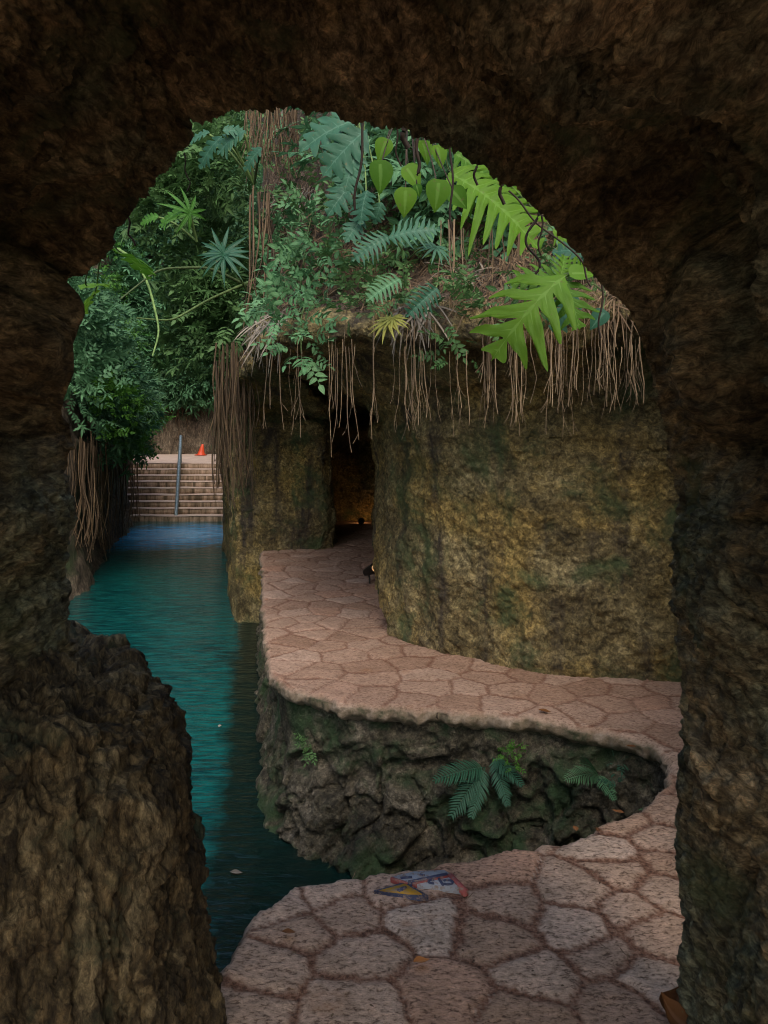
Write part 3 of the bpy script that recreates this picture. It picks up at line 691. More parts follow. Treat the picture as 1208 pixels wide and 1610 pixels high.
def lobed(n=5, wid=.34, droop=.3, seed=0, depth=.8, sweep=.55, sharp=1.0, base=.35):
    """pinnately cut blade: half width swings between lobes and sinuses, lobes point forward; returns V,F,rib"""
    r = random.Random(seed); N = n * 12; s_ = np.linspace(0, 1, N + 1)
    env = np.sin(np.pi * np.clip(s_ * .80 + .17, 0, 1)) ** .75 * (1 - s_ ** 7)
    ph = s_ * n; lob = np.abs(np.sin(np.pi * ph)) ** sharp
    V = []; rib = []
    jit = [[r.uniform(.82, 1.12) for _ in range(n + 1)] for _ in range(2)]
    for i in range(N + 1):
        k = min(n - 1, int(ph[i]))
        for sd in (-1, 1):
            w = wid * env[i] * ((1 - depth) + depth * lob[i]) * jit[(sd + 1) // 2][k]
            w = max(w, wid * .10 * (1 - s_[i]) + .002)
            for f in ((1, .62, .3) if sd < 0 else (.0, .3, .62, 1)):
                ww = w * f; x = s_[i] + sweep * ww * (1 - .25 * f); pl = .035 * lob[i] * f * (1 if lob[i] > .5 else .3)
                V.append((x, sd * ww, -droop * x * x + pl + .18 * ww - .75 * ww * ww))
                vein = lob[i] > .985 and f < .9
                rib.append(1. if (f == 0) else (.86 if vein else 0.))
    V = np.array(V); V[:, 2] += .025 * np.sin(V[:, 0] * 19 + seed) * np.abs(V[:, 1]) / wid + .02 * np.sin(V[:, 1] * 23 + seed * 2); F = gridF(N + 1, 7)
    return V, F, np.array(rib)
def palmate(n=9, spread=150, droop=.25, wid=.085, seed=0):
    r = random.Random(seed); parts = []
    for i in range(n):
        a = R(-spread + 2 * spread * i / (n - 1) + r.uniform(-4, 4)); ln = (1 - .35 * abs(i / (n - 1) * 2 - 1) ** 1.6) * r.uniform(.9, 1.05)
        p = curve((0, 0, 0), (math.cos(a), math.sin(a), r.uniform(-.05, .1)), ln, 8, droop)
        u = np.linspace(0, 1, 8); w = wid * (np.sin(np.pi * np.clip(u * .8 + .14, 0, 1)) ** .8) * (1 - u ** 4) + .003
        parts.append(strip(p, w, (0, 0, 1), .3))
    return merge(parts)
def frond(n=16, wid=.28, droop=.3, seed=0, pw=.018):
    r = random.Random(seed); parts = []
    s = np.linspace(0, 1, 12); mid = np.stack([s, 0 * s, -droop * s * s], 1); parts.append(tube(mid, .008, 4))
    for i in range(n):
        f = .1 + .88 * i / n; ln = wid * math.sin(math.pi * (.2 + .75 * f)) * r.uniform(.85, 1.1)
        for sg in (-1, 1):
            a = R(62 - 20 * f + r.uniform(-5, 5)); b0 = np.array([f, 0, -droop * f * f])
            p = curve(b0, (math.cos(a), sg * math.sin(a), .05), ln, 5, .3)
            parts.append(strip(p, pw * np.array([.7, 1, .9, .6, .05]), (0, 0, 1), .3))
    return merge(parts)
def heart(seed=0):
    s = np.linspace(0, 1, 9); mid = np.stack([s - .12, 0 * s, -.25 * s * s], 1)
    w = .40 * np.array([.45, .86, 1.0, .98, .87, .7, .48, .24, .01]); return strip(mid, w, (0, 0, 1), .22)
def ovate(w0=.24):
    s = np.array([0, .25, .6, 1.]); mid = np.stack([s, 0 * s, -.22 * s * s], 1)
    return strip(mid, w0 * np.array([.15, .95, .8, .02]), (0, 0, 1), .25)
def twig(nl=8, w0=.24, size=.42, seed=0, spread=55, whorl=False):
    r = random.Random(seed); parts = [tube(curve((0, 0, 0), (1, 0, .1), 1, 5, .2), .008, 3)]
    for i in range(nl):
        f = (i + 1) / nl if not whorl else 1 - .12 * (i % 3)
        sg = 1 if i % 2 else -1
        a = R(sg * spread * (1.1 - .8 * f * (i == nl - 1)) + r.uniform(-15, 15)) if not whorl else R(-115 + 230 * i / (nl - 1))
        if i == nl - 1 and not whorl: a = 0
        V, F = ovate(w0); d = np.array([math.cos(a), math.sin(a), r.uniform(-.25, .2)])
        parts.append((tf(V, (f, 0, .1 * f - .2 * f * f), d, (r.uniform(-.3, .3), r.uniform(-.3, .3), 1), size * r.uniform(.75, 1.15)), F))
    return merge(parts)
def instances(tmpl, P, D, N, S_, var=None):
    V, Fs = tmpl; k = len(V); n = len(P)
    D = D / np.linalg.norm(D, axis=1, keepdims=True); N = N - D * (D * N).sum(1, keepdims=True); N /= np.linalg.norm(N, axis=1, keepdims=True) + 1e-9
    Y = np.cross(N, D)
    W_ = P[:, None] + S_[:, None, None] * (V[None, :, :1] * D[:, None] + V[None, :, 1:2] * Y[:, None] + V[None, :, 2:] * N[:, None])
    out = [(f[None] + (np.arange(n) * k)[:, None, None]).reshape(-1, f.shape[1]) for f in (Fs if isinstance(Fs, list) else [Fs])]
    v = np.repeat(rng.random(n) if var is None else var, k)
    return W_.reshape(-1, 3), out, v
def mass(name, blobs, tmpls, mat, size, dens, label, cat='foliage', up=.5, stuff=True, group=None, parent=None, shell=.55):
    """blobs: (centre, radius, outward normal). Twigs cover each blob, leaning outward."""
    parts = []; vs = []
    Ps, Ds, Ns, Ss, Vv = [], [], [], [], []
    for c, r, o in blobs:
        n = max(3, int(dens * r * r)); q = rng.normal(size=(n, 3)); q /= np.linalg.norm(q, axis=1, keepdims=True)
        o = np.asarray(o) / np.linalg.norm(o); back = (q @ o) < -.25; q[back] -= 2 * (q[back] @ o)[:, None] * o
        rad = r * (shell + (1 - shell) * rng.random(n) ** .5) * np.array([1.0])
        p = np.asarray(c) + q * rad[:, None] * [1, 1, .85]
        d = q * .8 + o * .5 + rng.normal(size=(n, 3)) * .45 + [0, 0, -.25]
        nn = q * .5 + np.array([0, 0, up]) + o * .4 + rng.normal(size=(n, 3)) * .35
        Ps.append(p); Ds.append(d); Ns.append(nn); Ss.append(size * rng.uniform(.6, 1.3, n)); Vv.append(np.clip(rng.random() * .5 + rng.random(n) * .6, 0, 1))
    P, D, N, S_, Vv = map(np.concatenate, (Ps, Ds, Ns, Ss, Vv))
    ch = rng.integers(0, len(tmpls), len(P)); off = 0
    for k, tm in enumerate(tmpls):
        m = ch == k
        if not m.any(): continue
        V, F, v = instances(tm, P[m], D[m], N[m], S_[m], Vv[m]); parts.append((V, F)); vs.append(v)
    V, F = merge(parts)
    o = mesh(name, V, F, mat, parent, attrs={'var': np.concatenate(vs)})
    if parent is None: tag(o, label, cat, group, 'stuff' if stuff else None)
    return o
TW = [twig(8, .26, .40, 1), twig(7, .22, .42, 2), twig(9, .28, .34, 3, 65)]
TN = [twig(9, .13, .6, 4, whorl=True), twig(7, .12, .7, 5, whorl=True), twig(10, .14, .5, 6, 45)]
def blobs_px(regs, jit=12, rr=(.35, .6), lift=.1, ymin=0):
    out = []
    for (x0, y0, x1, y1, n) in regs:
        for _ in range(n):
            x, y = random.uniform(x0, x1), random.uniform(y0, y1); p, nn = hit(x, y)
            if p[1] < ymin: continue
            r = random.uniform(*rr); out.append((p + nn * lift, r, nn * .8 + np.array([0, 0, .3])))
    return out

# green masses on the gorge walls
mass('climbing_foliage', blobs_px([(60,380,215,660,52),(60,200,240,420,30),(90,560,175,690,16)], rr=(.35,.7), lift=.3, ymin=8), TW + TN[:1], M_leafB, .24, 260, 'dense blue green foliage covering the left gorge wall above the canal')
mass('climbing_foliage', blobs_px([(100,400,215,690,52),(200,250,330,520,14),(120,420,200,560,10)], rr=(.2,.4), lift=.7), TW, M_leafC, .20, 260, 'bright green leafy patches standing out from the left gorge wall')
mass('climbing_foliage', blobs_px([(195,150,400,560,130),(200,560,375,618,60)], rr=(.6,1.0), lift=.3, ymin=14), TN + TW[:1], M_leafB, .36, 110, 'hazy blue green foliage hanging on the far end wall above the steps')
# foliage leaning out from the right bank over the canal
lean = []
for _ in range(60):
    y = random.uniform(170, 600); x = random.uniform(max(235, 330 - (640 - y) * .3), 395); Y = random.uniform(9.5, 14)
    lean.append((at(x, y, Y), random.uniform(.3, .6), np.array([-.5, -.7, .5])))
mass('leaning_foliage', lean, TW + TN[:1], M_leafA, .24, 260, 'mid green branches leaning over the canal from the right bank')

def shrub(label, pts, tm, mat, size, dens, stem_to, rr, name='leafy_shrub', group=None):
    b = stem_to; r = thing(name, label, 'shrub', b, group)
    mass('foliage', [(p, random.uniform(*rr), np.array([0, -.8, .4])) for p in pts], tm, mat, size, dens, '', parent=r)
    st = []
    for p in pts[::2]:
        P = resample([b, (b + p) / 2 + [random.uniform(-.05, .05), 0, .06], p], n=8); st.append(tube(smoothp(P, 2), np.linspace(.009, .004, 8), 4))
    V, F = merge(st); mesh('stem', V, F, M_stem, r)
    return r
def ptsurf(lst, lift): return [hit(x, y)[0] + hit(x, y)[1] * lift for x, y in lst]
shrub('mint green shrub growing on the littered slope left of the hanging vine leaves', ptsurf([(445,330),(470,345),(500,350),(440,370),(475,385),(510,380),(430,410),(465,420),(500,425),(420,440),(480,450),(515,450)], .12), TW, M_leafD, .20, 420, hit(470,480)[0], (.12,.22))
shrub('leafy shrub drooping over the left end of the rock ledge', ptsurf([(440,470),(470,490),(500,480),(450,510),(480,515)], .12) + [at(462,540,5.1), at(474,556,5.05), at(487,528,5.1)], TW, M_leafD, .17, 480, hit(475,495)[0], (.10,.16))
shrub('low green bush on the slope right of the mint green shrub', ptsurf([(535,440),(560,460),(585,430),(600,465),(555,490),(590,500),(620,490)], .08), TW, M_leafA, .14, 520, hit(575,480)[0], (.10,.17))
shrub('small dark green bush low in the middle of the slope', ptsurf([(735,430),(750,450),(740,470),(712,520),(720,535)], .06), TW, M_leafA, .13, 500, hit(740,460)[0], (.08,.13))
shrub('small fresh green tuft high on the slope below the big lime leaf', ptsurf([(765,350),(780,365),(755,372),(790,350)], .06), TW, M_leafC, .12, 500, hit(772,372)[0], (.08,.12))
mass('undergrowth', blobs_px([(420,300,700,500,26),(700,330,980,500,22),(480,170,720,340,48),(400,160,480,300,6)], rr=(.10,.2), lift=.03), TW, M_leafA, .15, 260, 'sparse green undergrowth sprouting from the littered slope', 'undergrowth')
shb = ptsurf([(330,200),(350,240),(370,275),(340,290),(380,330),(360,350)], .3)
mass('upper_foliage', blobs_px([(480,150,720,330,18),(700,200,880,330,14)], rr=(.2,.4), lift=.1), TW + TN[:1], M_leafB, .26, 150, 'shaded foliage high on the slope behind the hanging leaves')

# dead leaves and fibres on the slope
def litter(regs, n, mat, label, ln=(.08, .25), w=.004, down=.7, lift=.02):
    parts = []; vs = []
    for (x0, y0, x1, y1, f) in regs:
        for _ in range(int(n * f)):
            p, nn = hit(random.uniform(x0, x1), random.uniform(y0, y1))
            if p[1] > 12: continue
            d = np.array([random.gauss(0, .6), random.gauss(0, .4), -down + random.gauss(0, .5)]); d -= nn * (d @ nn) * .7; d /= np.linalg.norm(d) + 1e-9
            l = random.uniform(*ln); P = curve(p + nn * random.uniform(.0, lift + .03), d, l, 5, .3)
            V, F = strip(P, w * np.array([.6, 1, 1, .8, .1]), nn + rng.normal(size=3) * .3, .3); parts.append((V, F)); vs.append(np.full(len(V), random.random()))
    V, F = merge(parts); return tag(mesh('leaf_litter', V, F, mat, attrs={'var': np.concatenate(vs)}), label, 'leaf litter', None, 'stuff')
litter([(400,280,520,488,.7),(520,340,740,488,1.1),(700,330,980,488,1.5)], 950, M_dead, 'brown fallen fibres and dead leaves covering the slope above the ledge')
litter([(385,480,450,520,.5),(620,480,680,500,.15),(700,370,760,440,.3),(415,290,500,330,.4)], 420, M_grey, 'pale grey dried fronds lying along the ledge', (.1,.28), .006)

# ------------------------------------------------------------------ hanging roots
def root_strand(p, bottom, r, wob=.02):
    """hang from p down to z=bottom, forked tip"""
    n = 18; s = np.linspace(0, 1, n); ln = p[2] - bottom
    ph = random.uniform(0, 6); a = random.uniform(-.05, .05)
    X = p[0] + a * s * ln * (1 + s) * .7 + wob * np.sin(s * random.uniform(3, 8) + ph) * s * .6 + rng.normal(size=n).cumsum() * .0012
    Y = p[1] + random.uniform(-.06, .04) * s + wob * .5 * np.cos(s * 5 + ph) * s
    P = np.stack([X, Y, p[2] - ln * s], 1); rad = r * np.linspace(1.1, .65, n)
    parts = [tube(P, rad, 5)]
    for _ in range(random.choice([0, 1, 1, 2])):
        k = random.randint(10, 16); e = P[k] + [random.uniform(-.05, .05), random.uniform(-.02, .02), -random.uniform(.05, .14)]
        parts.append(tube(resample([P[k], (P[k] + e) / 2 + [random.uniform(-.01, .01), 0, -.01], e], n=5), r * .55, 4))
    return merge(parts)
lip = CL[3]
def lip_pt(px):
    u = (lip[:, 0] / lip[:, 1]) * FOC + CX; k = np.argmin(np.where(lip[:, 1] < 9.0, np.abs(u - px), 1e9)); return lip[k]
def root_cluster(label, x0, x1, ytop, ybot, n, mat=M_root, Y=None, r=(.0014, .0040), group='root bundles hanging from the ledge', focus=None, drape=True, dy=.05):
    xm = (x0 + x1) / 2; Yc = Y or lip_pt(xm)[1] - .06
    t_ = thing('hanging_roots', label, 'roots', at(xm, ytop, Yc), group)
    for i in range(n):
        px = random.uniform(x0, x1) if focus is None else np.clip(random.gauss(random.choice(focus), 6), x0, x1)
        yc = (Y or lip_pt(px)[1] - .07) + random.uniform(-dy, dy)
        yb = ybot - min(.85, abs(random.gauss(0, 1)) * .34) * (ybot - ytop)
        p = at(px, ytop + random.uniform(-8, 8) * (1 + dy * 4), yc); zb = EYE - (yb - HOR) / FOC * yc
        V, F = root_strand(p, zb, r[0] + (r[1] - r[0]) * random.random() ** 1.7, wob=.02 if yc < 6 else .07)
        if drape and random.random() < .4:
            q, nn = hit(px + random.uniform(-15, 15), ytop - random.uniform(25, 90))
            if abs(q[1] - p[1]) < 1.6:
                P = smoothp(resample([q, q * .35 + p * .65 + [0, -.03, .07], p + [0, 0, .01], p + [0, 0, -.02]], n=14), 2)
                V, F = merge([(V, F), tube(P, random.uniform(*r), 4)])
        mesh('root', V, F, mat, t_)
root_cluster('pale root bundle left of the doorway, hanging lowest over the pillar', 418, 476, 545, 700, 8)
root_cluster('tangled pale roots hanging in front of the dark doorway', 512, 545, 540, 722, 8, focus=[522, 540])
root_cluster('short pale roots just right of the doorway bundle', 548, 592, 540, 700, 7, focus=[552, 585])
root_cluster('spreading roots under the yellowing plant on the ledge', 618, 640, 550, 690, 5)
root_cluster('fan shaped root bundle splaying out under the ledge middle', 640, 686, 552, 682, 11)
root_cluster('a few thin single roots between the two thick bundles', 702, 740, 545, 690, 4)
root_cluster('thick straight root bundle right of the ledge middle', 748, 784, 515, 678, 12, focus=[760, 772])
root_cluster('root bundle with frayed ends below the bright palmate leaf', 796, 838, 515, 668, 12, focus=[806, 822])
root_cluster('heavy long root bundle right of the bright palmate leaf', 852, 896, 500, 690, 16, focus=[868, 880])
root_cluster('dense brown root fringe near the right rim of the arch', 900, 958, 500, 650, 19)
root_cluster('short root fringe touching the right rim of the arch', 955, 1015, 540, 640, 16)
root_cluster('thin stray rootlets hanging low against the yellow wall', 700, 960, 600, 740, 7, r=(.0012, .002), drape=False, wob=.05) if False else None
# brown curtains
G2 = 'curtains of brown aerial roots'
root_cluster('tall brown root curtain hanging beside the pillar down towards the water', 338, 402, 560, 800, 80, M_rootd, 9.0, (.003, .010), G2, drape=False, dy=.5)
root_cluster('root curtain falling along the cliff behind the tall one', 338, 380, 585, 800, 45, M_rootd, 11.5, (.006, .015), G2, drape=False, dy=.6)
root_cluster('olive brown root curtain high up under the arch top', 385, 470, 130, 290, 75, M_rootd, 8.2, (.004, .009), G2, drape=False, dy=.3)
root_cluster('thin brown roots along the left edge of the littered slope', 392, 424, 300, 520, 12, M_rootd, 6.6, (.005, .009), G2, drape=False)
root_cluster('roots running down the littered slope right of its middle', 690, 730, 350, 520, 7, M_root, 4.75, (.003, .006), G2, drape=False)
root_cluster('roots running down the slope behind the bright palmate leaf', 770, 850, 340, 520, 12, M_rootd, 4.6, (.003, .006), G2, drape=False)
def wallroots(label, x0, x1, y0, y1, n):
    t_ = thing('hanging_roots', label, 'roots', hit((x0 + x1) / 2, y0)[0], G2)
    for i in range(n):
        px = random.uniform(x0, x1); a, na = hit(px, random.uniform(y0, y0 + 30)); a = a + na * random.uniform(.1, .35)
        yb = random.uniform(y1 - 60, y1); zb = max(EYE - (yb - HOR) / FOC * a[1], WZ + .03)
        if zb > a[2] - .2: continue
        V, F = root_strand(a, zb, random.uniform(.006, .016), .12); mesh('root', V, F, M_rootd, t_)
wallroots('grey brown roots hanging down the left gorge wall to the water', 98, 205, 680, 890, 80)
wallroots('dark root column on the back wall behind the landing', 262, 300, 620, 715, 16)

# vines hanging from the arch rim
def vine(label, px, y0, y1, Y, r=.004, curl=.03):
    p0, p1 = at(px[0], y0, Y), at(px[1], y1, Y + .05)
    n = 26; s = np.linspace(0, 1, n)[:, None]; P = p0 + (p1 - p0) * s
    P[:, 0] += np.sin(s[:, 0] * 9 + px[0]) * curl * .3 * s[:, 0]; P[:, 2] += np.sin(s[:, 0] * 17) * .002
    V, F = tube(P, r, 5); tag(mesh('hanging_vine', V, F, M_vine), label, 'vine', 'dark vines hanging from the arch rim')
vine('dark crooked vine from the arch rim beside the teal leaves', (575, 560), 150, 330, 2.35, .004)
vine('long dark vine in front of the big lime leaves', (707, 712), 190, 360, 2.35, .0035)
vine('thick shaggy vine stub between the lime leaves', (633, 638), 170, 232, 2.3, .009)
vine('thin vine beside the shaggy stub', (620, 628), 170, 260, 2.33, .003)
vine('short straight vine stub right of the lime leaves', (660, 655), 180, 275, 2.32, .0055)
vine('short vine against the big green leaf', (752, 748), 225, 290, 2.3, .004)
vine('dark short vine over the big green leaf', (790, 789), 255, 320, 2.3, .0055)
vine('looping dark vine at the right of the arch', (848, 830), 300, 430, 2.3, .004, .12)
vine('long thin vine down the right of the arch', (852, 850), 310, 400, 2.28, .003)
vine('slanting vine crossing to the right rim', (800, 945), 300, 450, 2.35, .003, .1)
vine('straight dark vine by the blue green leaf at the right rim', (946, 945), 400, 530, 2.25, .003)
vine('thin dark vine below the left rim of the arch', (200, 208), 330, 385, 2.2, .003)
vine('short dark vine with a tiny leaf near the left rim', (290, 297), 240, 300, 2.25, .002)

# ------------------------------------------------------------------ individual large leaves
LT = {'lob': [lobed(5 + k % 2, .42, .35, k, .72, .6, .8) for k in range(4)], 'fern': [lobed(9, .40, .35, 10 + k, .90, .55, 1.6) for k in range(3)],
      'pal': [palmate(9, 140, .35, .062, k) for k in range(3)], 'pal2': [palmate(11, 125, .3, .06, 20 + k) for k in range(2)], 'heart': [heart()], 'fro': [frond(18, .27, .3, k) for k in range(3)],
      'big': [lobed(9, .54, .35, 31, .90, .6, 1.2)], 'bro': [lobed(5, .56, .45, 41 + k, .93, .8, 1.4) for k in range(3)]}
def plant(name, label, cat, root, mat, leaves, group=None, stem=M_stem):
    """leaves: (kind, base px, tip px, Y base, dY tip, normal tilt)"""
    r = thing(name, label, cat, root, group)
    for (k, b_, tp_, Y, dY, nt) in leaves:
        B = at(*b_, Y); T = at(*tp_, Y + dY); d = T - B; ln = np.linalg.norm(d)
        V, F, *rb = random.choice(LT[k]); nrm = np.array([nt + random.uniform(-.35, .35), -1, .75 + random.uniform(-.3, .3)]); at_ = {'var': np.full(len(V), random.random())}
        if rb: at_['rib'] = rb[0]
        mesh('leaf', tf(V, B, d, nrm, ln * .95), F, mat, r, attrs=at_)
        P = smoothp(resample([np.array(root), (np.array(root) + B) / 2 + [0, -.02, .04], B + [0, .012, .004], B + d * .03 + [0, .02, 0]], n=12), 3)
        mesh('stem', *tube(P, .0025 if Y < 3.5 else .005 if Y < 6 else .012, 5), stem, r)
    return r
plant('split_leaf_vine', 'teal split leaf climber hanging in a column below the arch top', 'climber', at(560,160,5.0), M_teal,
      [('lob',(560,188),(462,212),4.9,-.1,.2),('lob',(520,172),(585,200),4.95,0,-.2),('lob',(575,205),(502,262),4.8,-.1,.3),('lob',(562,240),(535,300),4.8,-.1,.1),('lob',(555,288),(512,328),4.8,-.1,.2),('lob',(590,205),(610,160),5.1,0,0),
       ('lob',(578,300),(560,345),4.7,-.1,0),('lob',(600,318),(588,352),4.7,0,.1),('lob',(570,345),(542,372),4.75,-.1,.1),('lob',(650,215),(668,195),4.6,0,0),('lob',(565,215),(550,255),4.85,0,0)])
plant('split_leaf_vine', 'pale split leaves with narrow fingers spread on the slope below the lime leaves', 'climber', hit(640,410)[0], M_teal,
      [('fern',(612,375),(690,345),4.35,-.1,.1),('fern',(612,372),(552,398),4.4,-.1,0),('pal2',(686,388),(680,412),4.4,-.1,0)])
plant('split_leaf_vine', 'small teal fern like leaf near the ledge middle', 'climber', hit(690,450)[0], M_teal,
      [('fern',(688,452),(642,492),4.3,-.1,.2)])
plant('split_leaf_vine', 'dim drooping split leaf between the bushes and the fern like leaf', 'climber', hit(600,440)[0], M_leafB,
      [('fern',(630,438),(575,462),4.4,-.1,0)])
plant('lime_leaf_vine', 'backlit lime heart shaped leaves hanging just inside the top of the arch', 'climber', at(640,170,2.9), M_lime,
      [('heart',(607,222),(592,258),2.75,0,.3),('heart',(598,258),(602,312),2.7,0,.4),('heart',(638,300),(636,348),2.72,0,-.2),('heart',(690,288),(684,340),2.7,0,.3),('heart',(640,265),(668,300),2.75,0,-.3),('heart',(688,232),(700,268),2.8,0,0),
       ('heart',(712,300),(740,332),2.75,0,-.5),('heart',(600,185),(625,190),2.85,0,0),('heart',(655,292),(662,312),2.74,0,.2),('heart',(665,225),(680,262),2.85,0,.5),('heart',(655,260),(640,280),2.8,0,.5),('heart',(700,210),(715,245),2.9,0,0)], stem=M_vine)
plant('giant_split_leaf', 'large bright green split leaf with long fingers under the right of the arch', 'climber', at(690,215,3.0), M_lime,
      [('big',(705,270),(872,342),3.0,-.2,.1),('big',(715,240),(830,300),3.15,-.1,-.1),('big',(870,360),(940,410),3.0,0,0)])
plant('palmate_plant', 'bright yellow green palmate leaf with broad lobes near the right rim', 'climber', at(948,438,2.75), M_lime,
      [('bro',(888,436),(772,520),2.6,-.15,.1),('bro',(880,438),(812,432),2.66,-.05,.3),('bro',(885,440),(915,500),2.62,-.1,0),('bro',(880,440),(895,395),2.62,0,0),('heart',(900,430),(945,425),2.6,0,0)])
plant('blue_leaf_vine', 'blue green lobed leaves beside the palmate leaf at the right rim', 'climber', at(950,460,2.9), M_teal,
      [('lob',(925,395),(868,385),2.85,0,0),('heart',(950,492),(922,520),2.8,0,0),('lob',(905,460),(865,520),2.95,0,.2),('heart',(915,410),(925,395),2.85,0,0)])
plant('fan_leaf_plant', 'large grey green fan leaf hanging over the canal from the right bank', 'climber', at(395,470,7.8), M_teal,
      [('pal2',(352,400),(350,445),7.4,-.2,0),('pal2',(352,400),(318,378),7.4,-.1,.2),('pal',(350,398),(362,345),7.5,0,0)])
plant('fan_leaf_plant', 'deep green fan leaf pointing up in the left foliage', 'climber', at(310,380,8.2), M_leafC,
      [('pal',(298,335),(262,292),8.0,-.1,0),('lob',(290,330),(240,345),8.0,0,.1),('lob',(250,340),(215,345),8.3,0,.1)])
plant('lobed_climber', 'pale lobed leaves at the top left below the arch', 'climber', at(400,290,7.6), M_teal,
      [('lob',(385,205),(330,232),7.3,0,0),('lob',(350,215),(300,255),7.5,0,.2),('lob',(412,232),(375,262),7.2,0,.1),('lob',(350,205),(388,200),7.3,0,0),('lob',(330,208),(290,215),7.6,0,0)])
plant('lobed_climber', 'yellow green lobed leaf sticking out from the left rim of the arch', 'climber', at(170,395,2.4), M_lime,
      [('lob',(182,395),(245,412),2.6,.2,0),('lob',(128,455),(168,430),2.6,.1,0),('lob',(150,460),(120,480),2.7,.1,0)])
plant('ledge_plant', 'yellowing spiky plant sitting on the edge of the rock ledge', 'plant', hit(610,500)[0], leaf_mat('leaf_yellow', (.22,.24,.05), (.40,.36,.08)),
      [('pal2',(610,505),(598,535),4.5,-.1,0),('pal2',(618,500),(630,520),4.5,-.1,0),('pal2',(610,505),(580,520),4.55,0,0)])
# branches arching over the canal
for k, (pts, lb) in enumerate([([(400,455),(330,420),(250,422),(190,470)], 'long bare green branch arching over the canal towards the left wall'), ([(400,440),(330,470),(270,505),(215,500)], 'second thin branch sagging below the arching one'), ([(186,392),(215,410),(235,450),(252,520),(240,560)], 'thin drooping stem below the yellow green leaf at the left rim')]):
    P = smoothp(resample([at(x, y, 8.2 - .3 * i) for i, (x, y) in enumerate(pts)], n=30), 5)
    tag(mesh('branch', *tube(P, np.linspace(.018, .008, 30), 6), M_stem), lb, 'branch', 'branches over the canal')

# ferns on the cove wall
def fern(label, base, tips, mat, kind='fro', name='fern', group='ferns growing on the cove wall'):
    p, nn = hit(*base); r = thing(name, label, 'fern', p, group)
    for tx, ty in tips:
        T = at(tx, ty, p[1] - .22); d = T - p; ln = np.linalg.norm(d); V, F = random.choice(LT[kind])
        mesh('frond', tf(V, p + nn * .01, d, (0, -.8, .9), ln * .92), F, mat, r, attrs={'var': np.full(len(V), random.random())})
fern('largest teal fern hanging on the cove wall', (765,1205), [(708,1278),(742,1282),(692,1210)], M_teal)
fern('teal fern to the right of the largest one on the cove wall', (775,1190), [(803,1262),(822,1222)], M_teal)
fern('small faint fern near the right end of the cove wall', (940,1215), [(935,1182),(905,1207),(968,1240)], M_leafB)
p, nn = hit(800,1195)
r_ = thing('fern_tuft', 'bright green curly tuft above the right fern on the cove wall', 'plant', p); mass('foliage', [(p + nn * .08 + np.array([x, 0, z]), .035, nn) for x, z in ((0, 0), (.04, .01), (.02, -.05))], TW, M_leafC, .04, 12000, '', parent=r_)
for (x, y), lb, mt, nb in (((495,1165), 'small green creeper on the left part of the cove wall', M_leafA, 4), ((968,1222), 'little teal seedling in the shade of the cove wall', M_teal, 2), ((1042,1237), 'tiny bright leaf sprig at the right tip of the cove', M_leafD, 1)):
    p, nn = hit(x, y); r_ = thing('seedling', lb, 'plant', p, 'seedlings on the cove wall')
    mass('foliage', [(p + nn * .05 + np.array([random.uniform(-.03, .03), 0, random.uniform(-.1, .08)]), .035, nn) for _ in range(nb)], TW, mt, .055, 4500, '', parent=r_)

parts = []; vs = []
for _ in range(220):
    q = np.array([random.uniform(-1.2, 2.2), random.choice([random.uniform(2.1, 3.6), random.uniform(2.1, 9)])])
    if not inside(POLY, q[None])[0]: continue
    a = random.uniform(0, 6.3); l = random.choice([.008, .012, .02, .035]) * random.uniform(.7, 1.3)
    d = np.array([math.cos(a), math.sin(a), 0]); Pp = curve(np.array([q[0], q[1], .018]), d, l, 4, .15, (-d[1], d[0], .6))
    V, F = strip(Pp, (.0016 if l > .02 else .003) * np.array([.6, 1, 1, .3]), (0, 0, 1), .5); parts.append((V, F)); vs.append(np.full(len(V), random.random() * .7))
V, F = merge(parts); tag(mesh('leaf_litter', V, F, M_dead, attrs={'var': np.concatenate(vs)}), 'tiny dry leaf scraps and twigs scattered over the paving stones', 'leaf litter', None, 'stuff')
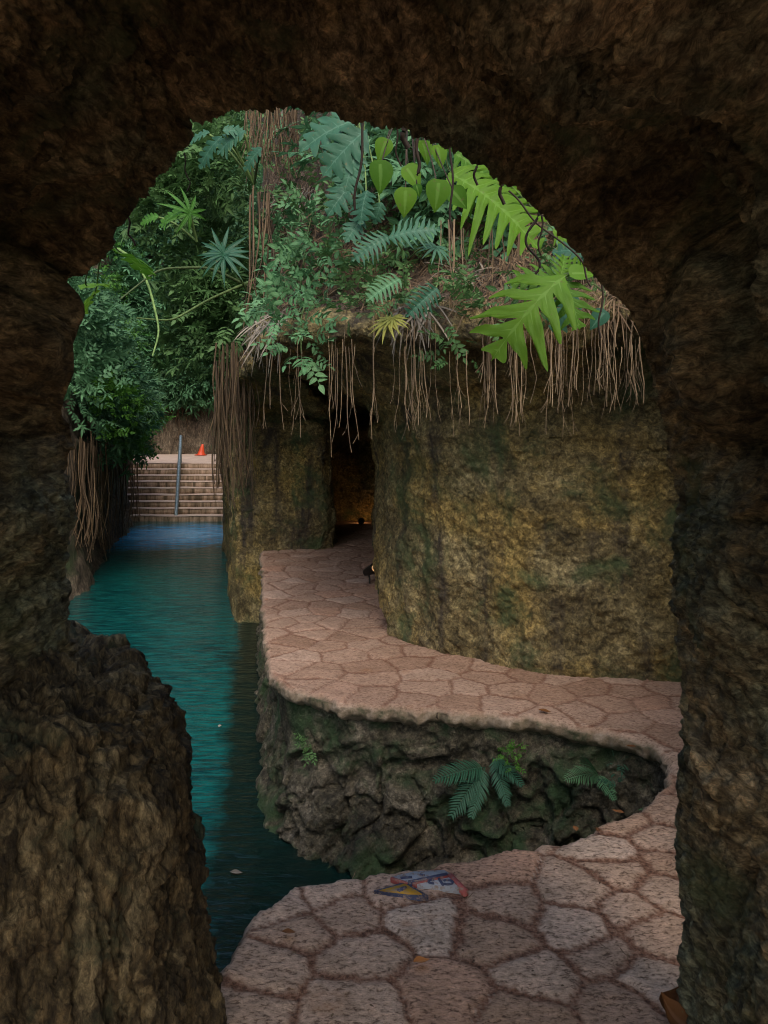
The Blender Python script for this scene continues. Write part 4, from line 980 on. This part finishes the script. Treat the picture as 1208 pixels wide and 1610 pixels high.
# fallen leaves on the path and water
def fallen(px, py, size, mat, label, z=.02, rot=None, cat='fallen leaf'):
    p = gnd(px, py, z); a = random.uniform(0, 6.3) if rot is None else rot
    s = np.linspace(0, 1, 8); mid = np.stack([s - .5, .04 * np.sin(s * 5), .10 * (s - .5) ** 2 * 4], 1)
    V, F = strip(mid, .28 * np.array([.1, .6, .95, 1, .85, .6, .3, .03]), (0, 0, 1), .45); V[:, 2] -= V[:, 2].min()
    tag(mesh('fallen_leaf', tf(V, p, (math.cos(a), math.sin(a), 0), (0.1, 0, 1), size), F, mat, attrs={'var': np.full(len(V), random.random())}), label, cat, 'fallen leaves')
M_dl = leaf_mat('leaf_brown', (.10, .04, .015), (.22, .09, .03), .1, .6); M_ol = leaf_mat('leaf_orange', (.42, .14, .04), (.5, .2, .06), .1, .7)
p = gnd(1068, 1592, .02)
for k, (dx_, dy_, sz, a, zz) in enumerate(((0, 0, .13, 1.2, .0), (-.02, -.05, .12, 2.4, .02))):
    s = np.linspace(0, 1, 10); mid = np.stack([s - .5, .06 * np.sin(s * 4), .55 * (s - .5) ** 2 * 2], 1)
    V, F = strip(mid, .36 * np.array([.2, .6, .85, 1, 1, .95, .8, .55, .25, .03]), (0, 0, 1), .8); V[:, 2] -= V[:, 2].min()
    tag(mesh('fallen_leaf', tf(V, p + [dx_, dy_, zz], (math.cos(a), math.sin(a), .35), (0, -.4, 1), sz), F, M_dl, attrs={'var': np.full(len(V), .3 + .5 * k)}), ['large curled brown leaf at the foot of the right rock', 'second curled brown leaf overlapping the large one at the frame bottom'][k], 'fallen leaf', 'fallen leaves')
fallen(857, 1119, .07, M_dl, 'dark curled leaf on the far bend of the path')
fallen(663, 1512, .05, M_ol, 'orange dead leaf lying on a foreground joint', rot=.3)
fallen(455, 1467, .045, M_dl, 'dark crumpled leaf scraps on the left foreground stone', rot=0)
fallen(972, 1277, .05, M_dl, 'small dark leaf where the path narrows', rot=2.6)
fallen(992, 1174, .05, M_dl, 'tiny twig like leaf on the path beside the cove tip')
fallen(905, 1304, .04, M_dl, 'small dark leaf near the cove edge of the path')
fallen(940, 1306, .035, M_dl, 'tiny dark leaf next to the cove edge')
fallen(372, 1373, .07, M_grey, 'pale leaf floating on the near water', z=WZ + .005, rot=0)
fallen(345, 1142, .05, M_grey, 'small pale leaf floating farther out on the canal', z=WZ + .005)
